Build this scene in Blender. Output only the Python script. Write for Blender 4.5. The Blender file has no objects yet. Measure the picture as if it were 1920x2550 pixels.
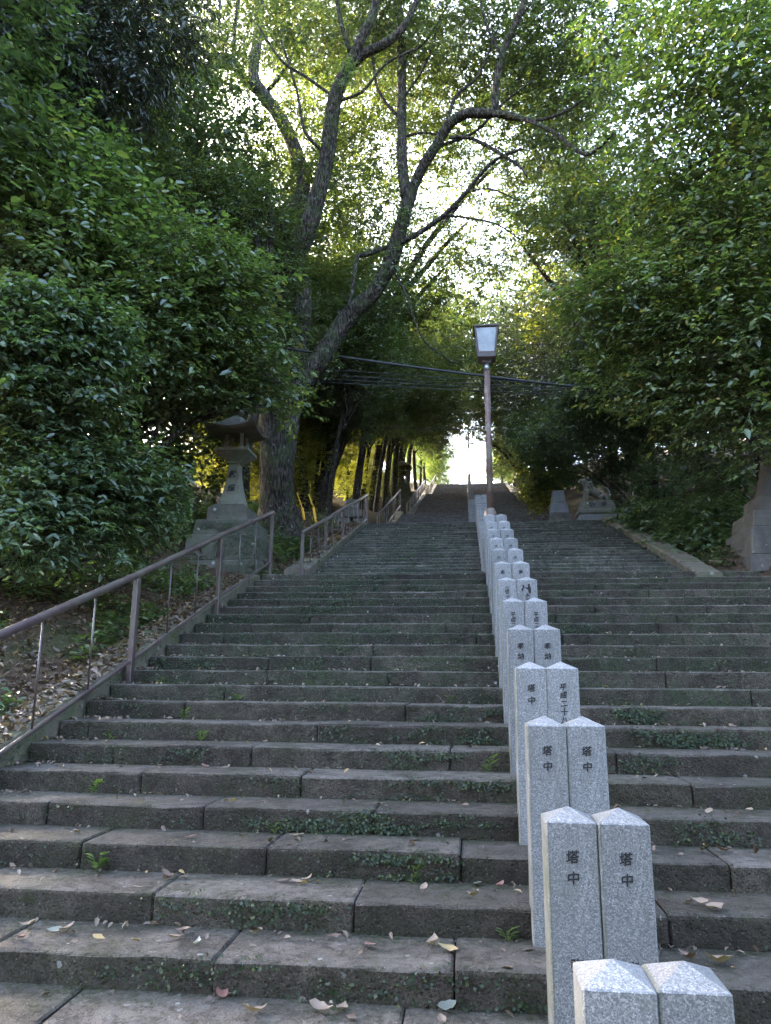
import bpy, math, random
import numpy as np
from mathutils import Vector, Matrix, noise as mnoise

sc = bpy.context.scene
COL = sc.collection
R = math.radians

# ------------------------------------------------------------------ camera, sky, sun, exposure
H = 1.40
CAM = Vector((0.0, 0.0, H))
c_r = Vector((0.9938, 0.1094, 0.0066)).normalized()
c_f = Vector((-0.1084, 0.9703, 0.2161)).normalized()
c_u = c_r.cross(c_f).normalized()
c_r = c_f.cross(c_u).normalized()
cam_d = bpy.data.cameras.new('camera')
cam = bpy.data.objects.new('camera', cam_d)
COL.objects.link(cam)
cam.matrix_world = Matrix(((c_r.x, c_u.x, -c_f.x, CAM.x), (c_r.y, c_u.y, -c_f.y, CAM.y), (c_r.z, c_u.z, -c_f.z, CAM.z), (0, 0, 0, 1)))
cam_d.sensor_fit = 'VERTICAL'
cam_d.sensor_height = 24.0
cam_d.lens = 24.0 * 1864.6 / 2550.0
cam_d.clip_end = 2000
cam_d.clip_start = 0.02
sc.camera = cam

SUN_EL, SUN_AZ = R(27), R(-48)          # azimuth from +Y towards +X
world = bpy.data.worlds.new('World')
sc.world = world
world.use_nodes = True
wn = world.node_tree
sky = wn.nodes.new('ShaderNodeTexSky')
sky.sky_type = 'NISHITA'
sky.sun_disc = False
sky.sun_elevation = SUN_EL
sky.sun_rotation = SUN_AZ
sky.altitude = 100
sky.air_density = 0.8
sky.dust_density = 4.0
sky.ozone_density = 0.4
bg = wn.nodes['Background']
bg.inputs['Strength'].default_value = 0.15
wn.links.new(sky.outputs[0], bg.inputs[0])

sun_d = bpy.data.lights.new('sun', 'SUN')
sun_d.energy = 2.2
sun_d.angle = R(0.5)
sun_d.color = (1.0, 0.84, 0.62)
sun = bpy.data.objects.new('sun', sun_d)
COL.objects.link(sun)
sdir = Vector((math.cos(SUN_EL) * math.sin(SUN_AZ), math.cos(SUN_EL) * math.cos(SUN_AZ), math.sin(SUN_EL)))
sun.rotation_euler = sdir.to_track_quat('Z', 'Y').to_euler()
sun.location = sdir * 60

sc.view_settings.view_transform = 'Standard'
sc.view_settings.look = 'None'
sc.view_settings.gamma = 1.0
sc.view_settings.use_curve_mapping = False
sc.view_settings.exposure = 4.5
sc.cycles.use_adaptive_sampling = True
sc.cycles.adaptive_threshold = 0.03
sc.cycles.max_bounces = 6
sc.cycles.diffuse_bounces = 3
sc.cycles.glossy_bounces = 2
sc.cycles.transmission_bounces = 4
sc.cycles.transparent_max_bounces = 4
sc.cycles.caustics_reflective = False
sc.cycles.caustics_refractive = False

# ------------------------------------------------------------------ helpers
S_ = 1920.0 / 1666.0
def at(xd, yd, Y):
    """world point on the plane y = Y seen at (xd, yd) of a 1666 x 2212 view"""
    d = c_f + c_r * ((xd * S_ - 960) / 1864.6) - c_u * ((yd * S_ - 1275) / 1864.6)
    return CAM + d * (Y / d.y)

def link(o, parent=None):
    COL.objects.link(o)
    if parent is not None:
        o.parent = parent
    return o

def tag(o, label=None, cat=None, group=None, kind=None):
    if label: o['label'] = label
    if cat: o['category'] = cat
    if group: o['group'] = group
    if kind: o['kind'] = kind
    return o

def empty(name, loc, rz=0.0, parent=None):
    o = bpy.data.objects.new(name, None)
    o.empty_display_size = 0.1
    o.location = loc
    o.rotation_euler = (0, 0, rz)
    return link(o, parent)

def mesh_np(name, V, F, smooth=False):
    """V (n,3), F (m,k) equal-size faces"""
    V = np.asarray(V, np.float32); F = np.asarray(F, np.int32)
    me = bpy.data.meshes.new(name)
    me.vertices.add(len(V)); me.vertices.foreach_set('co', V.ravel())
    m, k = F.shape
    me.loops.add(m * k); me.loops.foreach_set('vertex_index', F.ravel())
    me.polygons.add(m)
    me.polygons.foreach_set('loop_start', np.arange(0, m * k, k, dtype=np.int32))
    if smooth:
        me.polygons.foreach_set('use_smooth', np.ones(m, bool))
    me.update(calc_edges=True)
    return me

class MB:
    """collects shapes into one mesh"""
    def __init__(s): s.v = []; s.f = []; s.sm = []
    def add(s, vs, fs, smooth=False):
        b = len(s.v); s.v += [tuple(v) for v in vs]
        for f in fs:
            s.f.append(tuple(b + i for i in f)); s.sm.append(smooth)
        return s
    def box(s, x0, x1, y0, y1, z0, z1, bev=0.0):
        return s.frustum([(x0, x1, y0, y1, z0), (x0, x1, y0, y1, z1)], bev)
    def frustum(s, secs, bev=0.0):
        """stack of rectangles (x0,x1,y0,y1,z) with chamfered vertical edges"""
        vs = []; fs = []
        n = 8 if bev > 0 else 4
        ss = list(secs)
        if bev > 0:
            a = ss[0]; b = ss[-1]; e = bev * 0.8
            ss = [(a[0] + e, a[1] - e, a[2] + e, a[3] - e, a[4]), (a[0], a[1], a[2], a[3], a[4] + e)] + ss[1:-1] + \
                 [(b[0], b[1], b[2], b[3], b[4] - e), (b[0] + e, b[1] - e, b[2] + e, b[3] - e, b[4])]
        for (x0, x1, y0, y1, z) in ss:
            if bev > 0:
                c = bev
                vs += [(x0 + c, y0, z), (x1 - c, y0, z), (x1, y0 + c, z), (x1, y1 - c, z), (x1 - c, y1, z), (x0 + c, y1, z), (x0, y1 - c, z), (x0, y0 + c, z)]
            else:
                vs += [(x0, y0, z), (x1, y0, z), (x1, y1, z), (x0, y1, z)]
        m = len(ss)
        for k in range(m - 1):
            for i in range(n):
                j = (i + 1) % n
                fs.append((k * n + i, k * n + j, (k + 1) * n + j, (k + 1) * n + i))
        fs.append(tuple(reversed(range(n)))); fs.append(tuple((m - 1) * n + i for i in range(n)))
        return s.add(vs, fs)
    def tube(s, pts, rads, n=8, cap=True, smooth=True, rough=0.0, seed=0):
        pts = [Vector(p) for p in pts]
        vs = []; fs = []
        prev = None
        for i, p in enumerate(pts):
            d = (pts[min(i + 1, len(pts) - 1)] - pts[max(i - 1, 0)]).normalized()
            if prev is None:
                a = Vector((1, 0, 0)) if abs(d.x) < 0.8 else Vector((0, 1, 0))
                u = (a - d * a.dot(d)).normalized()
            else:
                u = (prev - d * prev.dot(d)).normalized()
            prev = u
            w = d.cross(u)
            for k in range(n):
                t = 2 * math.pi * k / n
                r = rads[i]
                if rough:
                    q = p + (u * math.cos(t) + w * math.sin(t)) * r
                    r *= 1 + rough * mnoise.noise((q.x * 2.6 + seed, q.y * 2.6, q.z * 1.1)) + rough * .5 * mnoise.noise((q.x * 8 + seed, q.y * 8, q.z * 2.4))
                vs.append(p + (u * math.cos(t) + w * math.sin(t)) * r)
        m = len(pts)
        for i in range(m - 1):
            for k in range(n):
                j = (k + 1) % n
                fs.append((i * n + k, i * n + j, (i + 1) * n + j, (i + 1) * n + k))
        if cap:
            fs.append(tuple(reversed(range(n)))); fs.append(tuple((m - 1) * n + k for k in range(n)))
        return s.add(vs, fs, smooth)
    def build(s, name, mat, parent=None, loc=None, origin=None):
        me = bpy.data.meshes.new(name)
        vs = s.v
        if origin is not None:
            ox, oy, oz = origin
            vs = [(a - ox, b - oy, c - oz) for a, b, c in vs]
        me.from_pydata(vs, [], s.f)
        me.polygons.foreach_set('use_smooth', s.sm)
        me.update()
        o = bpy.data.objects.new(name, me)
        if mat: me.materials.append(mat)
        if loc is not None: o.location = loc
        elif origin is not None: o.location = origin
        return link(o, parent)

def smooth_path(pts, rads, sub=4):
    """Catmull-Rom resampling"""
    P = [Vector(p) for p in pts]; out = []; ro = []
    for i in range(len(P) - 1):
        p0 = P[max(i - 1, 0)]; p1 = P[i]; p2 = P[i + 1]; p3 = P[min(i + 2, len(P) - 1)]
        for k in range(sub):
            t = k / sub
            out.append(0.5 * ((2 * p1) + (p2 - p0) * t + (2 * p0 - 5 * p1 + 4 * p2 - p3) * t * t + (3 * p1 - p0 - 3 * p2 + p3) * t ** 3))
            ro.append(rads[i] * (1 - t) + rads[i + 1] * t)
    out.append(P[-1]); ro.append(rads[-1])
    return out, ro

# ------------------------------------------------------------------ materials
class NT:
    def __init__(s, name):
        s.m = bpy.data.materials.new(name); s.m.use_nodes = True
        s.t = s.m.node_tree; s.t.nodes.clear()
        s.out = s.n('ShaderNodeOutputMaterial')
    def n(s, typ, **kw):
        nd = s.t.nodes.new(typ)
        for k, v in kw.items(): setattr(nd, k, v)
        return nd
    def l(s, a, b): s.t.links.new(a, b)
    def noise(s, co, scale, detail=4, rough=0.55, dist=0.0):
        nd = s.n('ShaderNodeTexNoise'); nd.inputs['Scale'].default_value = scale; nd.inputs['Detail'].default_value = detail
        nd.inputs['Roughness'].default_value = rough; nd.inputs['Distortion'].default_value = dist
        if co is not None: s.l(co, nd.inputs['Vector'])
        return nd.outputs[0]
    def voro(s, co, scale, feature='F1', out='Distance', rnd=1.0):
        nd = s.n('ShaderNodeTexVoronoi', feature=feature); nd.inputs['Scale'].default_value = scale
        nd.inputs['Randomness'].default_value = rnd
        s.l(co, nd.inputs['Vector']); return nd.outputs[out]
    def ramp(s, fac, stops, interp='LINEAR'):
        nd = s.n('ShaderNodeValToRGB'); cr = nd.color_ramp; cr.interpolation = interp
        while len(cr.elements) < len(stops): cr.elements.new(0.5)
        for e, (p, c) in zip(cr.elements, stops):
            e.position = p
            e.color = (c[0], c[1], c[2], 1) if isinstance(c, (tuple, list)) else (c, c, c, 1)
        s.l(fac, nd.inputs[0]); return nd.outputs[0]
    def mix(s, fac, a, b, mode='MIX'):
        nd = s.n('ShaderNodeMix', data_type='RGBA', blend_type=mode)
        for i, v in ((0, fac), (6, a), (7, b)):
            if isinstance(v, (int, float)): nd.inputs[i].default_value = v
            elif isinstance(v, (tuple, list)): nd.inputs[i].default_value = (v[0], v[1], v[2], 1)
            else: s.l(v, nd.inputs[i])
        return nd.outputs[2]
    def math(s, op, a, b=None, clamp=False):
        nd = s.n('ShaderNodeMath', operation=op, use_clamp=clamp)
        for i, v in ((0, a), (1, b)):
            if v is None: continue
            if isinstance(v, (int, float)): nd.inputs[i].default_value = v
            else: s.l(v, nd.inputs[i])
        return nd.outputs[0]
    def bump(s, h, strength=0.5, dist=0.01, normal=None):
        nd = s.n('ShaderNodeBump'); nd.inputs['Strength'].default_value = strength; nd.inputs['Distance'].default_value = dist
        s.l(h, nd.inputs['Height'])
        if normal is not None: s.l(normal, nd.inputs['Normal'])
        return nd.outputs[0]
    def principled(s, color, rough=0.85, bump=None, spec=0.3, metal=0.0):
        b = s.n('ShaderNodeBsdfPrincipled')
        for nm, v in (('Base Color', color), ('Roughness', rough), ('Specular IOR Level', spec), ('Metallic', metal)):
            if isinstance(v, (int, float)): b.inputs[nm].default_value = v
            elif isinstance(v, (tuple, list)): b.inputs[nm].default_value = (v[0], v[1], v[2], 1)
            else: s.l(v, b.inputs[nm])
        if bump is not None: s.l(bump, b.inputs['Normal'])
        s.l(b.outputs[0], s.out.inputs[0]); return s.m
    def pos(s): return s.n('ShaderNodeNewGeometry').outputs['Position']
    def obj(s): return s.n('ShaderNodeTexCoord').outputs['Object']
    def rnd(s): return s.n('ShaderNodeObjectInfo').outputs['Random']
    def xyz(s, v):
        nd = s.n('ShaderNodeSeparateXYZ'); s.l(v, nd.inputs[0]); return nd.outputs

def mat_step(name, lo, hi, moss_amt=0.5, lichen=0.5, green=(0.052, 0.06, 0.022)):
    t = NT(name); p = t.pos(); o = t.xyz(t.obj())
    big = t.noise(p, 1.1, 3); mid = t.noise(p, 7.0, 6, 0.65); fine = t.noise(p, 55.0, 5, 0.7)
    col = t.ramp(mid, [(0.25, lo), (0.75, hi)])
    col = t.mix(t.math('MULTIPLY', fine, 0.55), col, (hi[0] * 1.25, hi[1] * 1.2, hi[2] * 1.2))
    gr = t.ramp(t.noise(p, 85, 4, 0.8), [(0.36, 0.35), (0.5, 1.0), (0.66, 1.75)])
    col = t.mix(0.85, col, gr, 'MULTIPLY')
    tone = t.math('ADD', t.math('MULTIPLY', t.rnd(), 0.62), 0.66)
    # skylight from above painted into up-facing treads along with foot scuffing; risers stay dark
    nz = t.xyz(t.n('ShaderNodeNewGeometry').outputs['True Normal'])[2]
    wear_toplight = t.math('MULTIPLY', t.math('GREATER_THAN', nz, 0.6), t.math('ADD', t.math('MULTIPLY', big, 0.5), 0.22))
    col = t.mix(wear_toplight, col, (0.162, 0.146, 0.128))
    g = t.n('ShaderNodeCombineColor'); [t.l(tone, g.inputs[i]) for i in range(3)]
    col = t.mix(1.0, col, g.outputs[0], 'MULTIPLY')
    # reddish and dark stains
    st = t.ramp(t.noise(p, 3.2, 6, 0.72, 0.6), [(0.42, 0), (0.66, 1)])
    col = t.mix(t.math('MULTIPLY', st, 0.7), col, (lo[0] * 0.55, lo[1] * 0.5, lo[2] * 0.45))
    st2 = t.ramp(t.noise(p, 13.0, 5, 0.75, 0.4), [(0.5, 0), (0.64, 1)])
    col = t.mix(t.math('MULTIPLY', st2, 0.6), col, (lo[0] * 0.5, lo[1] * 0.42, lo[2] * 0.36))
    # moss: in blotches, strongest along the wet inner corner of each tread and the foot of each riser
    back = t.math('MULTIPLY', t.math('SUBTRACT', o[1], 0.27), 7.0, True)
    foot = t.math('SUBTRACT', 0.6, t.math('MULTIPLY', o[2], 9.0), True)
    band = t.math('MAXIMUM', back, foot)
    blot = t.ramp(t.noise(p, 2.3, 6, 0.72), [(0.44, 0), (0.62, 1)])
    mm = t.math('MULTIPLY', t.math('ADD', t.math('MULTIPLY', blot, 0.75), t.math('MULTIPLY', band, 0.6)), t.ramp(t.noise(p, 26, 4, 0.7), [(0.38, 0.1), (0.6, 1)]), True)
    mcol = t.ramp(t.noise(p, 38, 3), [(0.3, (0.016, 0.019, 0.008)), (0.75, green)])
    col = t.mix(t.math('MULTIPLY', mm, moss_amt), col, mcol)
    # pale lichen
    v = t.voro(p, 9.0); lm = t.math('LESS_THAN', t.math('ADD', v, t.math('MULTIPLY', t.noise(p, 34, 4), 0.32)), 0.27)
    lm2 = t.math('MULTIPLY', lm, t.ramp(t.noise(p, 1.7, 3), [(0.52, 0), (0.62, 1)]))
    sp = t.math('GREATER_THAN', t.noise(p, 62, 4, 0.8), 0.635)
    lf = t.math('MULTIPLY', t.math('MAXIMUM', lm2, t.math('MULTIPLY', sp, 0.55)), lichen, True)
    col = t.mix(lf, col, (0.33, 0.34, 0.31))
    h = t.math('ADD', t.math('MULTIPLY', mid, 0.8), t.math('MULTIPLY', fine, 0.5))
    pits = t.math('MINIMUM', t.voro(p, 42.0), 0.35)
    h = t.math('ADD', h, pits)
    return t.principled(col, 0.88, t.bump(h, 1.0, 0.045), 0.2)

def mat_granite():
    t = NT('granite'); p = t.obj(); w = t.pos()
    c = t.voro(p, 210, out='Color'); cv = t.xyz(c)[0]
    n1 = t.noise(p, 210, 3, 0.7); n2 = t.noise(p, 3.0, 4)
    col = t.ramp(cv, [(0.0, (0.05, 0.051, 0.055)), (0.2, (0.10, 0.101, 0.106)), (0.42, (0.172, 0.164, 0.158)), (0.75, (0.235, 0.225, 0.217)), (1.0, (0.37, 0.355, 0.342))])
    col = t.mix(t.ramp(n1, [(0.4, 1), (0.48, 0)]), col, (0.06, 0.062, 0.068))
    col = t.mix(t.math('MULTIPLY', n2, 0.35), col, (0.30, 0.30, 0.29))
    # green algae film down the left side and in runs
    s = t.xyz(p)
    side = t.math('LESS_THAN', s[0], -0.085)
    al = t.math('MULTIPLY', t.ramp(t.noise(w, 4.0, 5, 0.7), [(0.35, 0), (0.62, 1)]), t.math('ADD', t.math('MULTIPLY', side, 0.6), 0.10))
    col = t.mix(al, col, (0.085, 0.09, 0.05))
    mpg = t.n('ShaderNodeMapping'); mpg.inputs['Scale'].default_value = (1, 1, 0.09); t.l(w, mpg.inputs[0])
    runs = t.ramp(t.noise(mpg.outputs[0], 26, 4, 0.7), [(0.5, 0), (0.68, 0.5)])
    col = t.mix(runs, col, (0.12, 0.118, 0.105))
    tn = t.math('ADD', t.math('MULTIPLY', t.rnd(), 0.3), 0.8); gg = t.n('ShaderNodeCombineColor'); [t.l(tn, gg.inputs[i]) for i in range(3)]
    col = t.mix(1.0, col, gg.outputs[0], 'MULTIPLY')
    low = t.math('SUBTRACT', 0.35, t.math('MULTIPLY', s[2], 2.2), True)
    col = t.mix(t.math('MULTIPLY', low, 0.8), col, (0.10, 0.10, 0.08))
    return t.principled(col, 0.55, t.bump(n1, 0.12, 0.004), 0.4)

def mat_oldstone(name, lo, hi, moss=0.5, lichen=0.6, green=(0.16, 0.21, 0.13)):
    t = NT(name); p = t.pos()
    mid = t.noise(p, 4.5, 7, 0.68); fine = t.noise(p, 60, 4, 0.7)
    col = t.ramp(mid, [(0.28, lo), (0.72, hi)])
    col = t.mix(t.math('MULTIPLY', fine, 0.4), col, (hi[0] * 1.2, hi[1] * 1.2, hi[2] * 1.15))
    col = t.mix(t.math('MULTIPLY', t.ramp(t.noise(p, 2.6, 5, 0.7), [(0.5, 0), (0.66, 1)]), moss), col, green)
    col = t.mix(t.math('MULTIPLY', t.ramp(t.noise(p, 8, 6, 0.75), [(0.55, 0), (0.68, 1)]), moss), col, (0.045, 0.06, 0.03))
    v = t.voro(p, 5.0); lm = t.math('LESS_THAN', t.math('ADD', v, t.math('MULTIPLY', t.noise(p, 22, 4), 0.3)), 0.28)
    col = t.mix(t.math('MULTIPLY', lm, lichen), col, (0.42, 0.43, 0.40))
    return t.principled(col, 0.9, t.bump(t.math('ADD', mid, t.math('MULTIPLY', fine, 0.4)), 0.6, 0.02), 0.2)

def mat_bark(name, lo, hi, moss=0.4):
    t = NT(name); p = t.pos()
    mp = t.n('ShaderNodeMapping'); mp.inputs['Scale'].default_value = (1, 1, 0.22); t.l(p, mp.inputs[0])
    n1 = t.noise(mp.outputs[0], 22, 6, 0.7, 0.4); n2 = t.noise(p, 3.5, 5, 0.7); v = t.voro(mp.outputs[0], 26)
    col = t.ramp(t.math('ADD', n1, t.math('MULTIPLY', t.math('SUBTRACT', v, 0.4), 0.5)), [(0.3, tuple(x * .6 for x in lo)), (0.52, lo), (0.74, hi)])
    col = t.mix(t.math('MULTIPLY', t.ramp(n2, [(0.45, 0), (0.6, 1)]), moss), col, (0.05, 0.07, 0.022))
    col = t.mix(t.math('MULTIPLY', t.ramp(t.noise(p, 9, 4, 0.7), [(0.6, 0), (0.68, 1)]), 0.5), col, (0.22, 0.24, 0.2))
    return t.principled(col, 0.92, t.bump(t.math('ADD', n1, t.math('MULTIPLY', v, 0.7)), 1.0, 0.07), 0.15)

def mat_leaf(name, stops, trans, gloss=0.06, rough=0.38, tcol=1.0):
    """stops: list of (pos, colour) picked per leaf; trans: share of translucent light"""
    t = NT(name); g = t.n('ShaderNodeNewGeometry')
    col = t.ramp(g.outputs['Random Per Island'], stops)
    big = t.noise(g.outputs['Position'], 0.8, 2)
    hs = t.n('ShaderNodeHueSaturation'); t.l(col, hs.inputs['Color']); hs.inputs['Saturation'].default_value = 0.84; t.l(t.math('ADD', t.math('MULTIPLY', big, 0.9), 0.55), hs.inputs['Value'])
    c = hs.outputs[0]
    d = t.n('ShaderNodeBsdfDiffuse'); t.l(c, d.inputs[0])
    tr = t.n('ShaderNodeBsdfTranslucent')
    tc = t.mix(1.0, c, (1.4 * tcol, 1.5 * tcol, 0.5 * tcol), 'MULTIPLY'); t.l(tc, tr.inputs[0])
    gl = t.n('ShaderNodeBsdfGlossy'); gl.inputs['Roughness'].default_value = rough; gl.inputs[0].default_value = (1, 1, 1, 1)
    m1 = t.n('ShaderNodeMixShader'); m1.inputs[0].default_value = trans; t.l(d.outputs[0], m1.inputs[1]); t.l(tr.outputs[0], m1.inputs[2])
    lw = t.n('ShaderNodeLayerWeight'); lw.inputs[0].default_value = 0.5
    fr = t.math('POWER', lw.outputs['Facing'], 4.0)
    m2 = t.n('ShaderNodeMixShader'); t.l(t.math('ADD', t.math('MULTIPLY', fr, 0.22), gloss), m2.inputs[0]); t.l(m1.outputs[0], m2.inputs[1]); t.l(gl.outputs[0], m2.inputs[2])
    t.l(m2.outputs[0], t.out.inputs[0]); return t.m

def mat_plain(name, col, rough=0.5, metal=0.0, var=0.25, scale=14, spec=0.4, dirt=None):
    t = NT(name); p = t.pos()
    n = t.noise(p, scale, 5, 0.65)
    c = t.mix(t.math('MULTIPLY', n, var * 2), col, tuple(x * 0.55 for x in col))
    if dirt:
        c = t.mix(t.ramp(t.noise(p, 2.3, 5, 0.7), [(0.46, 0), (0.6, 0.8)]), c, dirt)
    r = t.math('ADD', t.math('MULTIPLY', n, 0.25), rough - 0.1)
    return t.principled(c, r, t.bump(t.noise(p, 90, 3), 0.08, 0.004), spec, metal)

M = {}
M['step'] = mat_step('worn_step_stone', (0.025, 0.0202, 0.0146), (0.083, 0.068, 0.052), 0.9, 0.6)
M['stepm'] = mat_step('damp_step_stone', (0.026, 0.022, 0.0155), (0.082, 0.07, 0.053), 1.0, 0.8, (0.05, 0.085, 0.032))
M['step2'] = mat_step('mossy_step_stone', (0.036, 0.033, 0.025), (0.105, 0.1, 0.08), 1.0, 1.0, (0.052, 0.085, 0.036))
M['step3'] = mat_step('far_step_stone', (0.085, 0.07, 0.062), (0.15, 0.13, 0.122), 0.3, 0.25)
M['kerb'] = mat_oldstone('kerb_stone', (0.045, 0.038, 0.027), (0.125, 0.106, 0.08), 0.9, 0.25, (0.06, 0.072, 0.03))
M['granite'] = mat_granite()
M['lantern'] = mat_oldstone('lantern_stone', (0.085, 0.077, 0.06), (0.205, 0.19, 0.155), 0.7, 0.2, (0.13, 0.175, 0.11))
M['pedestal'] = mat_oldstone('pedestal_stone', (0.034, 0.033, 0.026), (0.115, 0.106, 0.086), 0.85, 0.5, (0.055, 0.068, 0.034))
M['pedestal_r'] = mat_oldstone('dark_pedestal_stone', (0.032, 0.027, 0.024), (0.105, 0.092, 0.084), 0.45, 0.15, (0.10, 0.11, 0.07))
M['komainu'] = mat_oldstone('weathered_statue_stone', (0.045, 0.044, 0.036), (0.14, 0.134, 0.114), 0.5, 0.6, (0.13, 0.15, 0.09))
M['greystone'] = mat_oldstone('pale_pedestal_stone', (0.085, 0.085, 0.09), (0.165, 0.165, 0.177), 0.4, 0.2)
M['ink'] = mat_plain('engraved_black_paint', (0.012, 0.012, 0.014), 0.7, 0, 0.1)
M['rail'] = mat_plain('brown_painted_rail', (0.058, 0.034, 0.034), 0.34, 0.0, 0.4, 11, 0.6, (0.075, 0.064, 0.045))
M['lamp'] = mat_plain('maroon_lamp_paint', (0.125, 0.075, 0.062), 0.5, 0.0, 0.25, 5, 0.4, (0.16, 0.145, 0.105))
M['lampdark'] = mat_plain('dark_lamp_frame', (0.075, 0.055, 0.048), 0.5)
M['steel'] = mat_plain('steel_collar', (0.4, 0.4, 0.4), 0.4, 0.8)
t = NT('lamp_pane'); gp = t.noise(t.pos(), 6, 3)
M['pane'] = t.principled(t.ramp(gp, [(0.3, (0.17, 0.18, 0.185)), (0.7, (0.26, 0.265, 0.27))]), 0.2, None, 0.5)
M['cable'] = mat_plain('black_cable', (0.018, 0.018, 0.02), 0.5, 0, 0.1)
M['yellow'] = mat_plain('yellow_guard', (0.55, 0.30, 0.02), 0.5)
M['bark'] = mat_bark('grey_brown_bark', (0.02, 0.015, 0.0115), (0.08, 0.061, 0.046), 0.45)
M['bark_l'] = mat_bark('pale_grey_bark', (0.05, 0.041, 0.033), (0.15, 0.128, 0.105), 0.25)
M['bark_d'] = mat_bark('dark_bark', (0.022, 0.017, 0.014), (0.085, 0.065, 0.05), 0.2)
M['leaf_camphor'] = mat_leaf('camphor_leaf', [(0, (0.042, 0.07, 0.026)), (0.6, (0.07, 0.105, 0.034)), (0.92, (0.11, 0.135, 0.036)), (1, (0.2, 0.17, 0.03))], 0.52, 0.05, 0.42)
M['leaf_ever'] = mat_leaf('evergreen_leaf', [(0, (0.028, 0.052, 0.024)), (0.6, (0.05, 0.085, 0.036)), (1, (0.085, 0.12, 0.04))], 0.42, 0.04, 0.35)
M['leaf_blue'] = mat_leaf('bluish_evergreen_leaf', [(0, (0.022, 0.036, 0.026)), (0.7, (0.04, 0.06, 0.042)), (1, (0.075, 0.09, 0.055))], 0.3, 0.09, 0.35)
M['leaf_under'] = mat_leaf('broad_understory_leaf', [(0, (0.045, 0.08, 0.024)), (0.5, (0.078, 0.128, 0.034)), (0.9, (0.12, 0.175, 0.042)), (1, (0.19, 0.18, 0.04))], 0.52, 0.05, 0.42)
M['leaf_dark'] = mat_leaf('dark_hanging_leaf', [(0, (0.018, 0.028, 0.018)), (0.7, (0.035, 0.05, 0.028)), (1, (0.07, 0.075, 0.03))], 0.35, 0.05)
M['leaf_maple'] = mat_leaf('pale_green_leaf', [(0, (0.048, 0.085, 0.024)), (0.5, (0.082, 0.135, 0.032)), (0.9, (0.13, 0.18, 0.04)), (1, (0.24, 0.2, 0.035))], 0.52, 0.05, 0.42)
M['leaf_gold'] = mat_leaf('yellowing_leaf', [(0, (0.08, 0.115, 0.02)), (0.45, (0.17, 0.18, 0.022)), (1, (0.32, 0.27, 0.028))], 0.6, 0.02)
M['leaf_shrub'] = mat_leaf('glossy_shrub_leaf', [(0, (0.035, 0.07, 0.028)), (0.6, (0.068, 0.12, 0.045)), (1, (0.115, 0.17, 0.055))], 0.45, 0.04, 0.38)
M['ivy'] = mat_leaf('creeper_leaf', [(0, (0.012, 0.024, 0.008)), (0.75, (0.026, 0.048, 0.013)), (1, (0.075, 0.09, 0.02))], 0.2, 0.02)
M['litter'] = mat_leaf('dead_leaf', [(0, (0.07, 0.043, 0.028)), (0.45, (0.125, 0.075, 0.047)), (0.75, (0.18, 0.115, 0.072)), (0.93, (0.24, 0.175, 0.12)), (1, (0.34, 0.2, 0.03))], 0.2, 0.03, 0.5, 0.6)
def mat_one_leaf(name, c): return mat_leaf(name, [(0, tuple(x * 0.8 for x in c)), (1, tuple(min(1, x * 1.15) for x in c))], 0.2, 0.03, 0.5, 0.6)
t = NT('forest_floor'); p = t.pos()
a = t.noise(p, 9, 6, 0.75); b2 = t.noise(p, 1.2, 4)
colg = t.ramp(a, [(0.3, (0.022, 0.016, 0.011)), (0.55, (0.07, 0.047, 0.03)), (0.75, (0.15, 0.1, 0.065))])
colg = t.mix(t.ramp(b2, [(0.5, 0), (0.65, 0.6)]), colg, (0.035, 0.05, 0.018))
M['soil'] = t.principled(colg, 0.95, t.bump(a, 0.9, 0.05), 0.1)

# ------------------------------------------------------------------ stairs profile
RISE, RUN, Y0 = 0.1469, 0.4297, 3.6563
XL1, XR1 = -3.46, 4.55
N1 = 21
Z1 = N1 * RISE
Y1T = Y0 + (N1 - 1) * RUN
RISE2, RUN2, Y2 = 0.1162, 0.352, 12.90
XL2, XR2 = -2.74, 3.56
N2 = 21
Z2 = Z1 + N2 * RISE2
Y2T = Y2 + (N2 - 1) * RUN2
# upper flights: (start Y, end Y, end Z)
UP = [(23.9, 33.0, 8.57), (35.2, 52.0, 14.17), (54.5, 71.0, 19.8)]
ZTOP = 19.8
YB = Y0 - 4 * RUN          # foot of the lowest step
ZB = -4 * RISE

def zline(Y):
    """height of the stair corridor (nosing line) at Y"""
    if Y <= YB: return ZB
    if Y <= Y1T: return min(ZB + RISE + (Y - YB) / RUN * RISE, Z1)
    if Y <= Y2: return Z1
    if Y <= Y2T: return Z1 + RISE2 + (Y - Y2) / RUN2 * RISE2
    z = Z2
    for (ys, ye, ze) in UP:
        if Y <= ys: return z
        if Y <= ye: return z + (ze - z) * (Y - ys) / (ye - ys)
        z = ze
    return ZTOP

def terrain(X, Y):
    zl = zline(Y)
    nz = mnoise.noise((X * 0.35, Y * 0.35, 3.1)) * 0.35 + mnoise.noise((X * 1.3, Y * 1.3, 7.7)) * 0.08
    wL = -3.72 if Y < 12.6 else -3.05
    wR = 4.75 if Y < 12.6 else 3.9
    if Y > Y2T: wL, wR = -3.6, 4.6
    if Y > 23.5: wL, wR = -3.1, 3.9
    if wL <= X <= wR:
        return zl - 0.42
    d = (wL - X) if X < wL else (X - wR)
    e = min(1.0, d / 0.7)
    if Y < YB: rise = 0.10 * d
    else: rise = -0.12 + 0.30 * min(d, 9) + 0.10 * max(0, min(d - 9, 40))
    if Y > Y2T and Y < 23.5: rise -= 0.25
    if X < wL and 11.2 < Y < 12.7 and d < 1.6: rise -= 0.18
    return zl * 1.0 + rise * e + nz * e - 0.42 * (1 - min(1.0, d / 0.12))

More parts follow.
